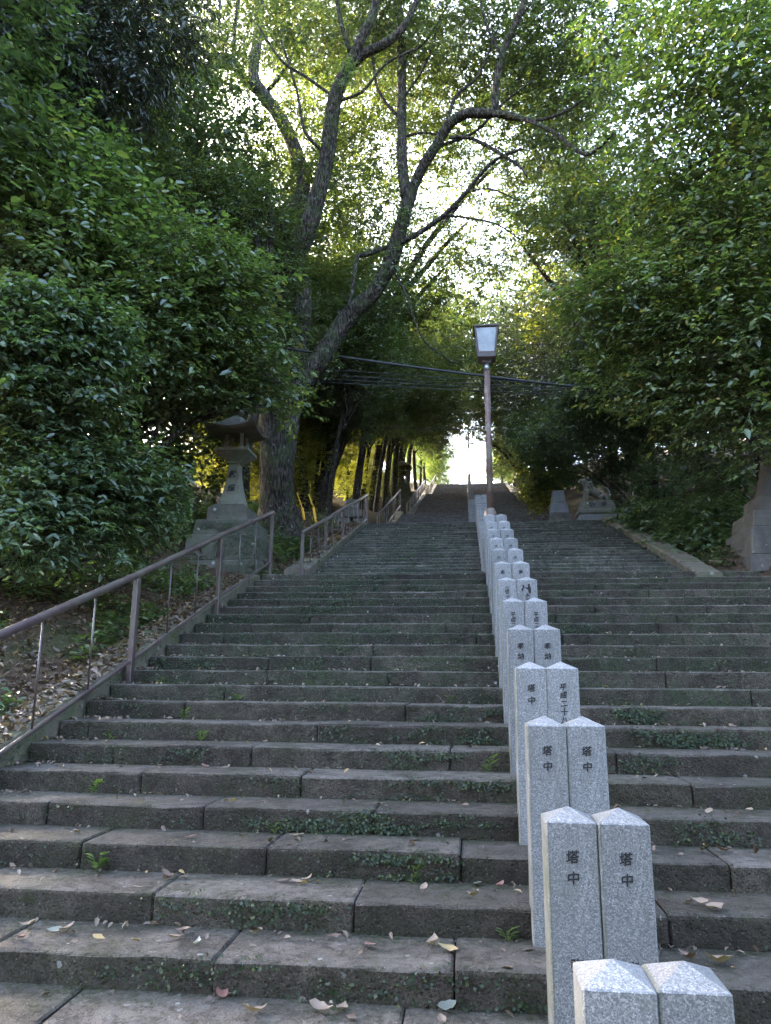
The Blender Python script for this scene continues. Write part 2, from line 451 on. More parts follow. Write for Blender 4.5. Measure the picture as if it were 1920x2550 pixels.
# terrain: one sheet reaching far away
xs = sorted(set([round(v, 3) for v in list(np.arange(-14, 15, 0.4)) + list(np.arange(-70, -14, 2.5)) + list(np.arange(15, 71, 2.5))] + [-600., -200., 200., 600., -3.72, -3.84, -3.05, -3.17, 3.9, 4.02, 4.75, 4.87]))
ys = sorted(set([round(v, 3) for v in list(np.arange(-6, 46, 0.4)) + list(np.arange(46, 110, 2.0)) + list(np.arange(-40, -6, 3.0))] + [-600., -200., 160., 300., 700.]))
V = []
for yv in ys:
    for xv in xs:
        V.append((xv, yv, terrain(xv, yv)))
nx = len(xs)
F = [(j * nx + i, j * nx + i + 1, (j + 1) * nx + i + 1, (j + 1) * nx + i) for j in range(len(ys) - 1) for i in range(nx - 1)]
g = bpy.data.objects.new('hillside', mesh_np('hillside', V, F, True))
g.data.materials.append(M['soil'])
tag(link(g), 'brown leaf-strewn soil of the wooded hillside', None, None, 'structure')

# ------------------------------------------------------------------ step stones
rnd = random.Random(11)
def stone_block(x0, x1, y0, y1, z0, z1, rg, wear_toplight=0.009, nose=0.014, n=None):
    """one step stone with a worn nosing, origin at its lower front left corner"""
    L = x1 - x0; n = n or max(2, int(L / 0.28) + 1)
    vs = []; fs = []
    sags = rg.uniform(-0.006, 0.006)
    xsn = [0.0, 0.012] + [0.012 + (L - 0.024) * k / n for k in range(1, n)] + [L - 0.012, L]
    h = z1 - z0; d = y1 - y0
    for i, x in enumerate(xsn):
        end = i in (0, len(xsn) - 1)
        w = wear_toplight * rg.random(); e = 0.010 if end else 0.0
        if rg.random() < 0.10: w += wear_toplight * 1.3
        q = sags + rg.uniform(-0.003, 0.003)
        f = rg.uniform(-0.004, 0.004)
        prof = [(f + e, 0.0), (f + e, h * 0.5), (f + e, h - nose - w * 0.7 - e), (nose * 0.32 + e + w * 0.35, h - nose * 0.3 - w * 0.4 + q - e), (nose + w + e, h + q - e), (d * 0.6, h + q - e), (d, h + q * 0.5 - e), (d, 0.0)]
        vs += [(x, a, b) for a, b in prof]
    m = 8
    for i in range(len(xsn) - 1):
        for k in range(m):
            j = (k + 1) % m
            fs.append((i * m + k, (i + 1) * m + k, (i + 1) * m + j, i * m + j))
    fs.append(tuple(range(m))); fs.append(tuple((len(xsn) - 1) * m + k for k in reversed(range(m))))
    mb = MB(); mb.add(vs, fs, False)
    return mb

def step_row(parent, k_seed, xa, xb, yf, depth, z0, z1, joints, mat, name='step_stone', wear_toplight=0.009, nose=0.014):
    rg = random.Random(k_seed)
    if joints is None:
        joints = []; x = xa + rg.uniform(0.5, 1.5)
        while x < xb - 0.45:
            joints.append(x); x += rg.uniform(0.95, 1.65)
    J = [xa] + sorted(j for j in joints if xa + 0.15 < j < xb - 0.15) + [xb]
    for a, b in zip(J[:-1], J[1:]):
        gp = 0.002 + rg.random() * 0.003
        o = stone_block(a + gp, b - gp, 0, depth, 0, z1 - z0, rg, wear_toplight, nose).build(name, mat, parent)
        o.location = (a + gp, yf + rg.uniform(-0.007, 0.007), z0 + rg.uniform(-0.003, 0.003))
        o.rotation_euler = (0, rg.uniform(-0.002, 0.002), rg.uniform(-0.003, 0.003))

PX = 0.474                                  # line of the posts
jx = {1: (531, 1131, 1640), 2: (382, 882, 1663), 3: (203, 663, 1147, 1818), 4: (117, 507, 930, 1571), 5: (351, 749, 1724), 6: (626, 1120), 7: (220, 790, 1350, 1788), 8: (460, 1010, 1566), 9: (560, 1290, 1870)}
def x_on(k, sx):
    Y = Y0 + (k - 1) * RUN
    d = c_f + c_r * ((sx - 960) / 1864.6) + c_u * (-(1.0) * 0)
    # solve for the point on the nosing of step k
    zz = k * RISE - H
    n = c_r - c_f * ((sx - 960) / 1864.6)
    return -(Y * n.y + zz * n.z) / n.x

st1 = tag(empty('lower_stairs', (0, 0, 0)), 'wide lower flight of worn brown stone steps', None, None, 'structure')
for k in range(-3, N1 + 1):
    j = None
    if k in jx:
        j = [x_on(k, s) for s in jx[k]]
        j += [min(j) - 1.1, max(j) + 1.2]
    dep = RUN + 0.1 if k < N1 else (Y2 - Y1T) + 0.08
    xb = XR1 + (0.9 if k <= 0 else 0.0)
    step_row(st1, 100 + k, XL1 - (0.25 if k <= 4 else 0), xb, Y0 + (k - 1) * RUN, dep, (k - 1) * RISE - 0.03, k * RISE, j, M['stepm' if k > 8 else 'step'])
st2 = tag(empty('middle_stairs', (0, 0, 0)), 'second flight of mossy lichen-spotted stone steps', None, None, 'structure')
for k in range(1, N2 + 1):
    dep = RUN2 + 0.1 if k < N2 else 0.6
    step_row(st2, 300 + k, XL2, XR2, Y2 + (k - 1) * RUN2, dep, Z1 + (k - 1) * RISE2 - 0.02, Z1 + k * RISE2, None, M['step2'], wear_toplight=0.014)
# paved landings
ld = tag(empty('landing_paving', (0, 0, 0)), 'flat stone landing between the flights', None, None, 'structure')
for (xa, xb, ya, yb, zt, nm) in ((XL1 - .2, XL2 - 0.45, Y1T + .1, Y2 + 2.4, Z1 - 0.012, 0), (XR2 + 0.45, XR1 + 1.9, Y1T + .1, Y2 + 2.4, Z1 - 0.012, 1)):
    MB().box(xa, xb, ya + .6, yb, zt - 0.3, zt, 0.01).build('paving_slab', M['pedestal_r'], ld)
for i in range(5):
    for jx_ in range(6):
        xa = -3.6 + jx_ * 1.37; ya = Y2T + 0.62 + i * 0.67
        MB().box(xa, xa + 1.36, ya, ya + 0.66, Z2 - 0.3, Z2 - 0.006 - 0.004 * ((i + jx_) % 2), 0.008).build('paving_slab', M['step3'], ld)
# upper flights: steps too fine to tell apart
up = tag(empty('upper_stairs', (0, 0, 0)), 'distant dark upper flights of stone steps', None, None, 'structure')
zz = Z2
for q, (ysx, ye, ze) in enumerate(UP):
    n = int(round((ze - zz) / 0.135)); mb = MB()
    for k in range(n):
        ya = ysx + (ye - ysx) * k / n
        last = (UP[q + 1][0] if q + 1 < len(UP) else ye + 25) if k == n - 1 else ysx + (ye - ysx) * (k + 1) / n + 0.05
        w = 0.003 * rnd.random()
        mb.box(-2.85, 3.62, ya, last, zz + (ze - zz) * k / n - 0.2, zz + (ze - zz) * (k + 1) / n - w, 0.012)
    o = mb.build('step_rows', M['step3'], up); o['kind'] = 'stuff'
    zz = ze

# ------------------------------------------------------------------ kerbs
def kerb(name, label, x0, x1, pts, mat, seg=1.1, seed=0, thick=0.34):
    """sloping kerb of separate stones following pts [(Y, z)]"""
    rg = random.Random(seed)
    e = tag(empty(name, (0.5 * (x0 + x1), pts[0][0], pts[0][1])), label, 'kerb')
    ox, oy, oz = e.location
    for (ya, za), (yb, zb) in zip(pts[:-1], pts[1:]):
        n = max(1, int(round(math.hypot(yb - ya, zb - za) / seg)))
        for k in range(n):
            t0, t1 = k / n, (k + 1) / n
            A = (ya + (yb - ya) * t0 + 0.006, za + (zb - za) * t0); B = (ya + (yb - ya) * t1 - 0.006, za + (zb - za) * t1)
            dz = rg.uniform(-0.016, 0.012); c = 0.03
            vs = []; m = 6
            for s in range(m + 1):
                u = s / m; Y = A[0] + (B[0] - A[0]) * u; Z = A[1] + (B[1] - A[1]) * u + dz + rg.uniform(-.014, .010)
                j1, j2 = rg.uniform(-.018, .018), rg.uniform(-.012, .008)
                vs += [(x0 + j1, Y, Z - thick), (x0 + j1, Y, Z - c), (x0 + c + j1, Y, Z), (x1 - c + j2, Y, Z), (x1 + j2, Y, Z - c), (x1 + j2, Y, Z - thick)]
            fs = [(s * 6 + i, s * 6 + (i + 1) % 6, (s + 1) * 6 + (i + 1) % 6, (s + 1) * 6 + i) for s in range(m) for i in range(6)]
            fs += [tuple(reversed(range(6))), tuple(m * 6 + i for i in range(6))]
            mb = MB(); mb.add([(a - ox, b - oy, c_ - oz) for a, b, c_ in vs], fs); mb.build('kerb_stone', mat, e)
    return e
kz = lambda Y: RISE * (1 + (Y - Y0) / RUN) + 0.095
kerb('sloping_kerb', 'mossy leaf-strewn stone kerb under the nearest handrail', -3.86, -3.475, [(4.2, kz(4.2)), (11.6, kz(11.6)), (12.2, kz(12.0))], M['kerb'], 1.3, 1)
kz2 = lambda Y: Z1 + RISE2 * (1 + (Y - Y2) / RUN2) + 0.10
kerb('sloping_kerb', 'leaf-covered stone kerb under the second handrail beside the big trunk', -3.13, -2.755, [(Y2 - .4, kz2(Y2 - .3)), (19.3, kz2(19.3)), (20.2, kz2(19.9))], M['kerb'], 1.2, 2)
kerb('sloping_kerb', 'pale stone kerb running down from the lion-dog pedestal', 3.575, 3.965, [(Y2 - .75, Z1 - .02), (Y2 + .2, kz2(Y2 + .2)), (19.9, kz2(19.9)), (20.4, kz2(20.0))], M['kerb'], 1.2, 3)
zq = lambda ys, ye, za, zb: [(ys, za + .15), (ye, zb + .15)]
kerb('sloping_kerb', 'distant stone kerb right of the upper flights, catching sun', 3.63, 4.0, [(22.6, Z2 + .1), (23.9, Z2 + .12), (33.0, 8.57 + .2), (35.2, 8.57 + .2), (52, 14.17 + .2), (54.5, 14.17 + .2), (71, 19.95)], M['kerb'], 2.2, 4)
kerb('sloping_kerb', 'distant stone kerb left of the upper flights under small handrails', -3.2, -2.86, [(22.6, Z2 + .1), (23.9, Z2 + .12), (33.0, 8.57 + .2), (35.2, 8.57 + .2), (52, 14.17 + .2), (54.5, 14.17 + .2), (71, 19.95)], M['kerb'], 2.2, 5)

# ------------------------------------------------------------------ granite posts
def text_mesh(txt, size, extrude=0.0015):
    cu = bpy.data.curves.new('txt', 'FONT'); cu.body = txt; cu.size = size; cu.extrude = extrude; cu.resolution_u = 2
    cu.align_x = 'CENTER'; cu.align_y = 'CENTER'; cu.offset = size * 0.016
    o = bpy.data.objects.new('txt', cu); COL.objects.link(o)
    dg = bpy.context.evaluated_depsgraph_get(); dg.update()
    me = bpy.data.meshes.new_from_object(o.evaluated_get(dg))
    bpy.data.objects.remove(o); bpy.data.curves.remove(cu)
    for v in me.vertices:                      # uneven brush-cut strokes
        a = mnoise.noise((v.co.x * 2.2 / size, v.co.y * 2.2 / size, ord(txt[0]) * .37)); b = mnoise.noise((v.co.x * 2.2 / size, v.co.y * 2.2 / size, 50 + ord(txt[0]) * .37))
        v.co.x += a * size * .05 + v.co.y * .04; v.co.y += b * size * .05 + v.co.x * .10
    me.materials.clear(); me.materials.append(M['ink'])
    return me
_tm = {}
def glyph(txt, size):
    k = (txt, round(size, 4))
    if k not in _tm: _tm[k] = text_mesh(txt, size)
    return _tm[k]

def post_mesh(w, h, cap, ch=0.006):
    a = w / 2 - 0.0022; d = w / 2; mb = MB()
    mb.frustum([(-a, a, -d, d, 0), (-a, a, -d, d, h)], ch)
    # replace flat top by a pyramid
    mb.f = mb.f[:-1]; mb.sm = mb.sm[:-1]
    b = len(mb.v) - 8; mb.v.append((0, 0, h + cap)); ap = len(mb.v) - 1
    for i in range(8):
        mb.f.append((b + i, b + (i + 1) % 8, ap)); mb.sm.append(False)
    me = bpy.data.meshes.new('granite_post'); me.from_pydata(mb.v, [], mb.f); me.update(); me.materials.append(M['granite'])
    return me
PW = 0.198; PH = 1.04
pm1 = post_mesh(PW, PH + 0.12, 0.043)
pm2 = post_mesh(0.172, 0.78, 0.03)
def inscribe(post, chars, w, htop, size, gap, start):
    z = htop - start
    for c in chars:
        o = bpy.data.objects.new('inscription', glyph(c, size))
        o.location = (0.0, -w / 2 - 0.0012, z); o.rotation_euler = (R(90), 0, 0)
        o.scale = (1, 0.98, 1)
        link(o, post); z -= gap
def mark(post, w, z):
    """black painted silhouette of a standing child reaching to a grown figure"""
    def poly(pts, nm):
        mb = MB(); n = len(pts); y0 = -w / 2 - 0.0035; y1 = -w / 2 - 0.0005
        mb.add([(x, y0, zz_) for x, zz_ in pts] + [(x, y1, zz_) for x, zz_ in pts], [tuple(range(n)), tuple(range(2 * n - 1, n - 1, -1))] + [(i, n + i, n + (i + 1) % n, (i + 1) % n) for i in range(n)])
        mb.build(nm, M['ink'], post)
    poly([(0.012, z - .075), (0.008, z - .045), (-0.012, z - .03), (-0.02, z - .024), (-0.016, z - .016), (0.0, z - .022), (0.008, z - .016), (0.009, z - .006), (0.003, z + .006), (0.012, z + .014), (0.024, z + .012), (0.028, z + .002), (0.022, z - .008), (0.034, z - .018), (0.036, z - .045), (0.034, z - .066), (0.038, z - .075)], 'painted_mark')
    poly([(-0.052, z - .072), (-0.048, z - .045), (-0.064, z - .05), (-0.06, z - .04), (-0.048, z - .03), (-0.043, z - .012), (-0.047, z - .003), (-0.04, z + .006), (-0.03, z + .002), (-0.03, z - .008), (-0.02, z - .018), (-0.022, z - .024), (-0.034, z - .02), (-0.036, z - .04), (-0.042, z - .05)], 'painted_mark')

TXT = {1: ('', ''), 2: ('塔中弥', '塔中弥'), 3: ('塔中', '塔中'), 4: ('塔中', '平成二十八年帯'), 5: ('奉納', '奉納'), 6: ('平成二十', '平成二十'), 7: ('一株二刂', '*永百錦'), 8: ('奥', '南'), 9: ('天', '天'), 10: ('木', '木'), 11: ('士', '木'), 12: ('大', '大'), 13: ('', '')}
ORD = ['nearest', 'second', 'third', 'fourth', 'fifth', 'sixth', 'seventh', 'eighth', 'ninth', 'tenth', 'eleventh', 'twelfth', 'thirteenth']
for n in range(1, 14):
    Y = 3.98 + (n - 3) * 2 * RUN
    ztop = {1: 0.5994, 2: 0.8629}.get(n, 1.1709 + (n - 3) * 2 * RISE)
    tread = {1: -3, 2: -1}.get(n, 1 + (n - 3) * 2) * RISE
    for s in (0, 1):
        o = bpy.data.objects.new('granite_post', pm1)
        o.location = (PX + (s - 0.5) * 2 * PW / 2, Y + PW / 2, ztop - PH - 0.12)
        rg = random.Random(n * 2 + s); o.rotation_euler = (rg.uniform(-.006, .006), 0.0015 * (1 if s == 0 else -1) + rg.uniform(-0.0008, 0.0008), rg.uniform(-0.006, 0.006))
        link(o)
        side = 'left' if s == 0 else 'right'
        tx = TXT[n][s]
        ins = {'塔中弥': 'reading 塔中', '塔中': 'reading 塔中', '平成二十八年帯': 'reading 平成二十八年', '奉納': 'reading 奉納', '平成二十': 'reading 平成二十', '一株二刂': 'with faint lettering', '*永百錦': 'with a black figure mark', '奥': 'reading 奥', '南': 'reading 南', '天': 'reading 天'}.get(tx, '')
        tag(o, ('granite post %s, %s of the %s pair up the stair centre' % (ins, side, ORD[n - 1])).replace('  ', ' ').replace(' ,', ','), 'post', 'granite posts of the lower flight')
        if not tx: continue
        ht = PH + 0.12
        if tx.startswith('*'):
            mark(o, PW, ht - 0.055); inscribe(o, tx[1:], PW, ht, 0.046, 0.048, 0.155)
        elif tx == '一株二刂': inscribe(o, tx, PW, ht, 0.045, 0.036, 0.075)
        elif len(tx) >= 4: inscribe(o, tx, PW, ht, 0.046, 0.047 if n == 6 else 0.05, 0.115)
        elif tx == '塔中弥':
            inscribe(o, '塔中', PW, ht, 0.050, 0.074, 0.128); inscribe(o, '弥', PW, ht, 0.05, 0.08, 0.50)
        elif n <= 5: inscribe(o, tx, PW, ht, 0.050, 0.074, 0.125)
        else: inscribe(o, tx, PW, ht, 0.048, 0.07, 0.10)
        for c in o.children: pass
for n in range(13):
    Y = 12.95 + 2 * n * 0.35; zt = Z1 + 0.71 + 2 * n * 0.1175
    for s in (0, 1):
        o = bpy.data.objects.new('granite_post', pm2)
        o.location = (0.40 + (s - 0.5) * 0.172, Y + 0.086, zt - 0.78)
        link(o)
        tag(o, 'short granite post, %s of the %s pair up the second flight behind the lamp' % ('left' if s == 0 else 'right', ORD[n] if n else 'first'), 'post', 'granite posts of the second flight')
pm3 = post_mesh(0.18, 0.95, 0.03)
k = 0
for (Ya, Yb, za, zb) in ((24.5, 33.0, Z2 + .05, 8.57), (36, 52, 8.7, 14.17), (55.5, 69, 14.4, 19.0)):
    n = int((Yb - Ya) / 1.4)
    for i in range(n):
        t_ = i / n
        for s in (0, 1):
            o = bpy.data.objects.new('granite_post', pm3); o.location = (0.24 + (s - 0.5) * 0.19, Ya + (Yb - Ya) * t_, za + (zb - za) * t_ - 0.15); link(o)
            tag(o, 'tiny far granite post in the double row up the distant upper flights', 'post', 'granite posts of the far upper flights')

# ------------------------------------------------------------------ handrails
def handrail(label, X, top, bot, posts, bals, r=0.027, rb=0.018, pw=0.034, x2=None, bal_r=0.0065):
    """top/bot: [(Y,z)...] ; posts [(Y, zbase)]; bals [Y...]"""
    e = tag(empty('handrail', (X, top[0][0], posts[0][1])), label, 'handrail'); o = e.location.copy()
    L = lambda pts: [Vector((X, y, z)) - o for y, z in pts]
    def at_y(pts, y):
        for (a, za), (b, zb) in zip(pts[:-1], pts[1:]):
            if a <= y <= b or (b, zb) == pts[-1]:
                return za + (zb - za) * (y - a) / (b - a)
    MB().tube(L(top), [r] * len(top), 12).build('top_rail', M['rail'], e)
    MB().tube(L(bot), [rb] * len(bot), 10).build('bottom_rail', M['rail'], e)
    for (y, zb) in posts:
        zt = at_y(top, y)
        p = MB(); p.frustum([(-pw * .62, pw * .62, -pw, pw, zb - o.z - 0.05), (-pw * .62, pw * .62, -pw, pw, zt - o.z - r * 0.6)], 0.006)
        q = p.build('rail_post', M['rail'], e); q.location = (0, y - o.y, 0)
    for y in bals:
        MB().tube(L([(y, at_y(bot, y)), (y, at_y(top, y))]), [bal_r] * 2, 8, True).build('baluster', M['rail'], e)
    return e
handrail('long brown metal handrail in front, rising from the left edge to the lantern', -3.40,
         [(2.9, 0.90), (5.182, 1.684), (7.383, 2.426), (9.855, 3.296), (12.56, 4.232), (12.64, 4.20)],
         [(2.9, -0.02), (5.345, 0.842), (7.382, 1.554), (9.914, 2.456), (12.0, 3.16), (12.52, 3.332)],
         [(4.86, 0.45), (7.38, 1.30), (9.91, 2.20), (12.552, 3.08)],
         [4.05, 5.723, 6.545, 8.243, 9.078, 10.78, 11.59], r=0.036, pw=0.042, bal_r=0.009)
f2 = 2.82 / 2.72
g2 = lambda L_: [(y * f2, H + (z - H) * f2) for y, z in L_]
handrail('second brown metal handrail beside the mossy middle flight', -2.82,
         [(12.40, 3.80), (12.44, 3.84)] + g2([(13.949, 4.378), (15.962, 5.054), (18.325, 5.809), (19.827, 6.318)]),
         g2([(12.31, 3.09), (14.037, 3.683), (15.989, 4.365), (18.324, 5.129), (19.656, 5.588)]),
         g2([(12.0, 3.03), (14.023, 3.487), (15.954, 4.221), (18.21, 4.929)]) + [(20.5, 5.5)], [13.1, 13.8, 15.2, 15.9, 17.3, 18.1, 19.4, 19.9], r=0.033, rb=0.02, pw=0.04, bal_r=0.009)
def rail_on(label, ya, za, yb, zb, X=-2.98):
    n = max(2, int((yb - ya) / 2.2))
    handrail(label, X, [(ya, za + 0.95), (yb, zb + 0.95)], [(ya, za + 0.22), (yb, zb + 0.22)], [(ya + (yb - ya) * i / n, za + (zb - za) * i / n) for i in range(n + 1)], [ya + (yb - ya) * (i + .5) / (n * 2) for i in range(n * 2)], 0.034, 0.026, 0.035, bal_r=0.01)
rail_on('short sunlit handrail at the foot of the upper flights', 24.2, Z2 + .2, 32.6, 8.57 + .15)
rail_on('far handrail halfway up the distant stairs', 36.0, 8.57 + .3, 52.0, 14.3)
rail_on('topmost tiny handrail near the head of the stairs', 55.0, 14.4, 70.5, 19.8)

# ------------------------------------------------------------------ stone lanterns
def lantern(cx, cy, label, mirror=1, with_text=True, mat=None, pmat=None):
    """four-sided stone lantern on a stepped pedestal"""
    mat = mat or M['lantern']; pmat = pmat or M['pedestal']
    e = tag(empty('stone_lantern', (cx, cy, Z1)), label, 'lantern')
    z = lambda v: v - Z1
    B = lambda name, secs, m, bev=0.015: MB().frustum(secs, bev).build(name, m, e)
    def sq(h, zz_, hy=None): return (-h, h, -(hy or h), (hy or h), z(zz_))
    # pedestal courses
    p = empty('pedestal', (0, 0, 0), 0, e)
    P_ = lambda secs, name='pedestal_stone', bev=0.02: MB().frustum(secs, bev).build(name, pmat, p)
    rg = random.Random(int(cx * 10))
    for i in range(4):
        x0 = -0.78 + i * 0.39
        P_([(x0 + .01, x0 + .38, -0.72, 0.72, z(2.55)), (x0 + .015, x0 + .375, -0.70, .70, z(3.10 + rg.uniform(-.02, .01)))], 'rubble_stone', 0.03)
    P_([sq(0.74, 3.12), sq(0.72, 3.42)])
    P_([sq(0.66, 3.425), sq(0.64, 3.90)])
    P_([sq(0.56, 3.905), sq(0.53, 4.195)])
    P_([sq(0.385, 4.20), sq(0.37, 4.46), sq(0.30, 4.53)])
    # shaft, flaring to the foot
    secs = []
    for t_ in np.linspace(0, 1, 9):
        hw = 0.238 - 0.130 * (1 - (1 - t_) ** 2.1) + 0.0
        secs.append(sq(hw, 4.535 + 0.83 * t_))
    sh = B('shaft', [sq(0.246, 4.532)] + secs, mat, 0.014)
    B('neck', [sq(0.125, 5.366), sq(0.135, 5.40)], mat, 0.01)
    B('platform', [sq(0.15, 5.402), sq(0.31, 5.56), sq(0.325, 5.565), sq(0.325, 5.63)], mat, 0.012)
    fb = empty('fire_box', (0, 0, 0), 0, e)
    for sx in (-1, 1):
        for sy in (-1, 1):
            MB().frustum([(sx * .155 - .032, sx * .155 + .032, sy * .155 - .032, sy * .155 + .032, z(5.632)), (sx * .145 - .032, sx * .145 + .032, sy * .145 - .032, sy * .145 + .032, z(5.94))], 0.006).build('corner_post', mat, fb)
    MB().frustum([sq(.16, 5.632), sq(.16, 5.655)], .005).build('sill', mat, fb)
    # roof with upturned corners
    n = 9; vs = []; fs = []
    def roof_pt(u, v, lvl):
        r = max(abs(u), abs(v)); corner = (abs(u) * abs(v)) ** 1.5
        if lvl: return (u * 0.50, v * 0.50, z(5.99) + 0.42 * (1 - r) ** 1.35 + corner * 0.10)
        return (u * 0.485, v * 0.485, z(5.94) + (0.02 if r < .5 else 0.0) + corner * 0.09 - 0.0)
    for lvl in (1, 0):
        for j in range(n):
            for i in range(n):
                vs.append(roof_pt(-1 + 2 * i / (n - 1), -1 + 2 * j / (n - 1), lvl))
    q = n * n
    for j in range(n - 1):
        for i in range(n - 1):
            a = j * n + i
            fs.append((a, a + 1, a + n + 1, a + n)); fs.append((q + a, q + a + n, q + a + n + 1, q + a + 1))
    ring = [i for i in range(n)] + [j * n + n - 1 for j in range(1, n)] + [(n - 1) * n + i for i in range(n - 2, -1, -1)] + [j * n for j in range(n - 2, 0, -1)]
    for i in range(len(ring)):
        a, b = ring[i], ring[(i + 1) % len(ring)]
        fs.append((a, q + a, q + b, b))
    MB().add(vs, fs).build('roof', mat, e)
    k = MB(); k.tube([(0, 0, z(6.36)), (0, 0, z(6.42)), (0, 0, z(6.47)), (0, 0, z(6.55)), (0, 0, z(6.62))], [0.10, 0.13, 0.10, 0.09, 0.02], 12); k.build('finial', mat, e)
    if with_text:
        for c, zc, yo in (('獻', 5.14, -0.135), ('燈', 4.86, -0.172)):
            o = bpy.data.objects.new('inscription', glyph(c, 0.15)); o.location = (0, yo, z(zc)); o.rotation_euler = (R(90 - (7 if zc > 5 else 13)), 0, 0); link(o, e)
    return e
lantern(-4.40, 13.42, 'tall old stone lantern on a mossy stepped pedestal beside the left handrail')
lantern(5.32, 13.42, 'stone lantern with dark stepped pedestal at the right edge of the stairs', 1, False, M['pedestal_r'], M['pedestal_r'])

# ------------------------------------------------------------------ lamp posts
def lamp(x, y, zb, h, label, sc_=1.0):
    e = tag(empty('lamp_post', (x, y, zb)), label, 'street lamp'); s = sc_
    MB().tube([(0, 0, 0), (0, 0, 1.10 * s), (0, 0, 1.19 * s), (0, 0, 1.24 * s)], [0.108 * s, 0.108 * s, 0.098 * s, 0.066 * s], 20).build('base_sleeve', M['lamp'], e)
    MB().tube([(0, 0, 1.0 * s), (0, 0, h - 0.12 * s)], [0.06 * s, 0.054 * s], 20).build('pole', M['lamp'], e)
    MB().tube([(0, 0, h - 0.125 * s), (0, 0, h + 0.0)], [0.062 * s, 0.05 * s], 16).build('collar', M['steel'], e)
    hd = empty('lamp_head', (0, 0, h), 0, e)
    q = lambda w, z: (-w * s, w * s, -w * s, w * s, z * s)
    MB().frustum([q(.07, 0.0), q(.085, .04), q(.16, .09), q(.165, .17)], 0.004).build('head_base', M['lampdark'], hd)
    MB().frustum([q(.168, .171), q(.168, .186)], 0.003).build('lower_frame', M['lamp'], hd)
    b, t_ = .155, .200; z0, z1 = .187, .645
    for sx in (-1, 1):
        for sy in (-1, 1):
            mb = MB(); w = .017
            mb.frustum([((sx * b - w) * s, (sx * b + w) * s, (sy * b - w) * s, (sy * b + w) * s, z0 * s), ((sx * t_ - w) * s, (sx * t_ + w) * s, (sy * t_ - w) * s, (sy * t_ + w) * s, z1 * s)], 0.003)
            mb.build('corner_bar', M['lampdark'], hd)
    for a in range(4):
        c, sn = math.cos(a * math.pi / 2), math.sin(a * math.pi / 2)
        mb = MB(); pts = []
        for (w, z) in ((b - .015, z0 + .004), (t_ - .015, z1 - .004)):
            off = w + .012
            pts += [(-w, -off, z), (w, -off, z)]
        v = [((px * c - py * sn) * s, (px * sn + py * c) * s, z * s) for px, py, z in pts]
        v2 = [((px * c - (py + .006) * sn) * s, (px * sn + (py + .006) * c) * s, z * s) for px, py, z in pts]
        mb.add(v + v2, [(0, 1, 3, 2), (5, 4, 6, 7), (0, 2, 6, 4), (1, 5, 7, 3), (2, 3, 7, 6), (0, 4, 5, 1)]); mb.build('pane', M['pane'], hd)
    MB().frustum([q(.222, .646), q(.235, .662), q(.235, .685), q(.20, .70)], 0.003).build('cap', M['lampdark'], hd)
    return e
lamp(0.405, 13.0, Z1, 7.05 - Z1, 'tall maroon lamp post with a glazed lantern head rising behind the granite posts')
lamp(0.24, 68.0, ZTOP - 1.6, 6.6, 'distant lamp post silhouetted against the sky at the stair top', 1.5)

# ------------------------------------------------------------------ overhead cables
def cable(label, a, b, sag, r, n=24):
    a, b = Vector(a), Vector(b)
    o = a.copy()
    pts = [a.lerp(b, i / n) - o - Vector((0, 0, 4 * sag * (i / n) * (1 - i / n))) for i in range(n + 1)]
    tag(MB().tube(pts, [r] * (n + 1), 6).build('overhead_cable', M['cable'], None, a), label, 'cable')
def cab(label, p, q, Y, sag, r):
    A = at(*p, Y); B = at(*q, Y); d = B - A
    cable(label, A - d * 0.5, B + d * 0.6, sag * 2, r)
cab('thickest black cable sloping down to the right behind the lamp', (600, 738), (1250, 822), 16.5, 0.10, 0.030)
cab('thin cable just under the thick one across the stairs', (700, 790), (1250, 824), 16.8, 0.06, 0.009)
cab('second thin cable under the thick one', (720, 803), (1250, 831), 16.8, 0.06, 0.009)
cab('third thin cable under the thick one', (730, 814), (1250, 838), 16.8, 0.05, 0.010)
cab('lowest thin cable of the bundle under the thick one', (740, 822), (1250, 846), 16.8, 0.05, 0.010)
cab('faint wire level with the top of the lamp head', (1000, 722), (1300, 700), 24, 0.02, 0.008)
cab('faint wire level with the middle of the lamp head', (1000, 748), (1300, 738), 24, 0.02, 0.008)
cab('faint wire crossing halfway down the lamp pole', (700, 918), (1300, 926), 26, 0.05, 0.010)

# ------------------------------------------------------------------ guardian lion-dog and monument on the upper landing
kx, ky = 3.74, 21.9
e = tag(empty('lion_dog_pedestal', (kx, ky, Z2)), 'lettered stone pedestal carrying the lion-dog beside the stairs', 'pedestal')
z = lambda v: v - Z2
fr = lambda n, secs, m, bev=.012: MB().frustum(secs, bev).build(n, m, e)
fr('plinth', [(-.56, .56, -.40, .40, z(5.50)), (-.56, .56, -.40, .40, z(5.70))], M['komainu'])
pl = fr('panel_block', [(-.52, .52, -.36, .36, z(5.702)), (-.52, .52, -.36, .36, z(6.03))], M['greystone'])
MB().frustum([(-.37, .37, -.372, -.355, z(5.76)), (-.37, .37, -.372, -.355, z(5.985))], .004).build('panel', M['greystone'], e)
fr('moulding', [(-.50, .50, -.36, .36, z(6.032)), (-.555, .555, -.40, .40, z(6.08)), (-.56, .56, -.40, .40, z(6.16)), (-.52, .52, -.37, .37, z(6.19))], M['komainu'])
fr('lettered_block', [(-.50, .50, -.34, .34, z(6.192)), (-.47, .47, -.32, .32, z(6.44))], M['komainu'])
for c, xo in (('納', -0.16), ('奉', 0.19)):
    o = bpy.data.objects.new('inscription', glyph(c, 0.18)); o.location = (xo, -.337, z(6.315)); o.rotation_euler = (R(85), 0, 0); link(o, e)
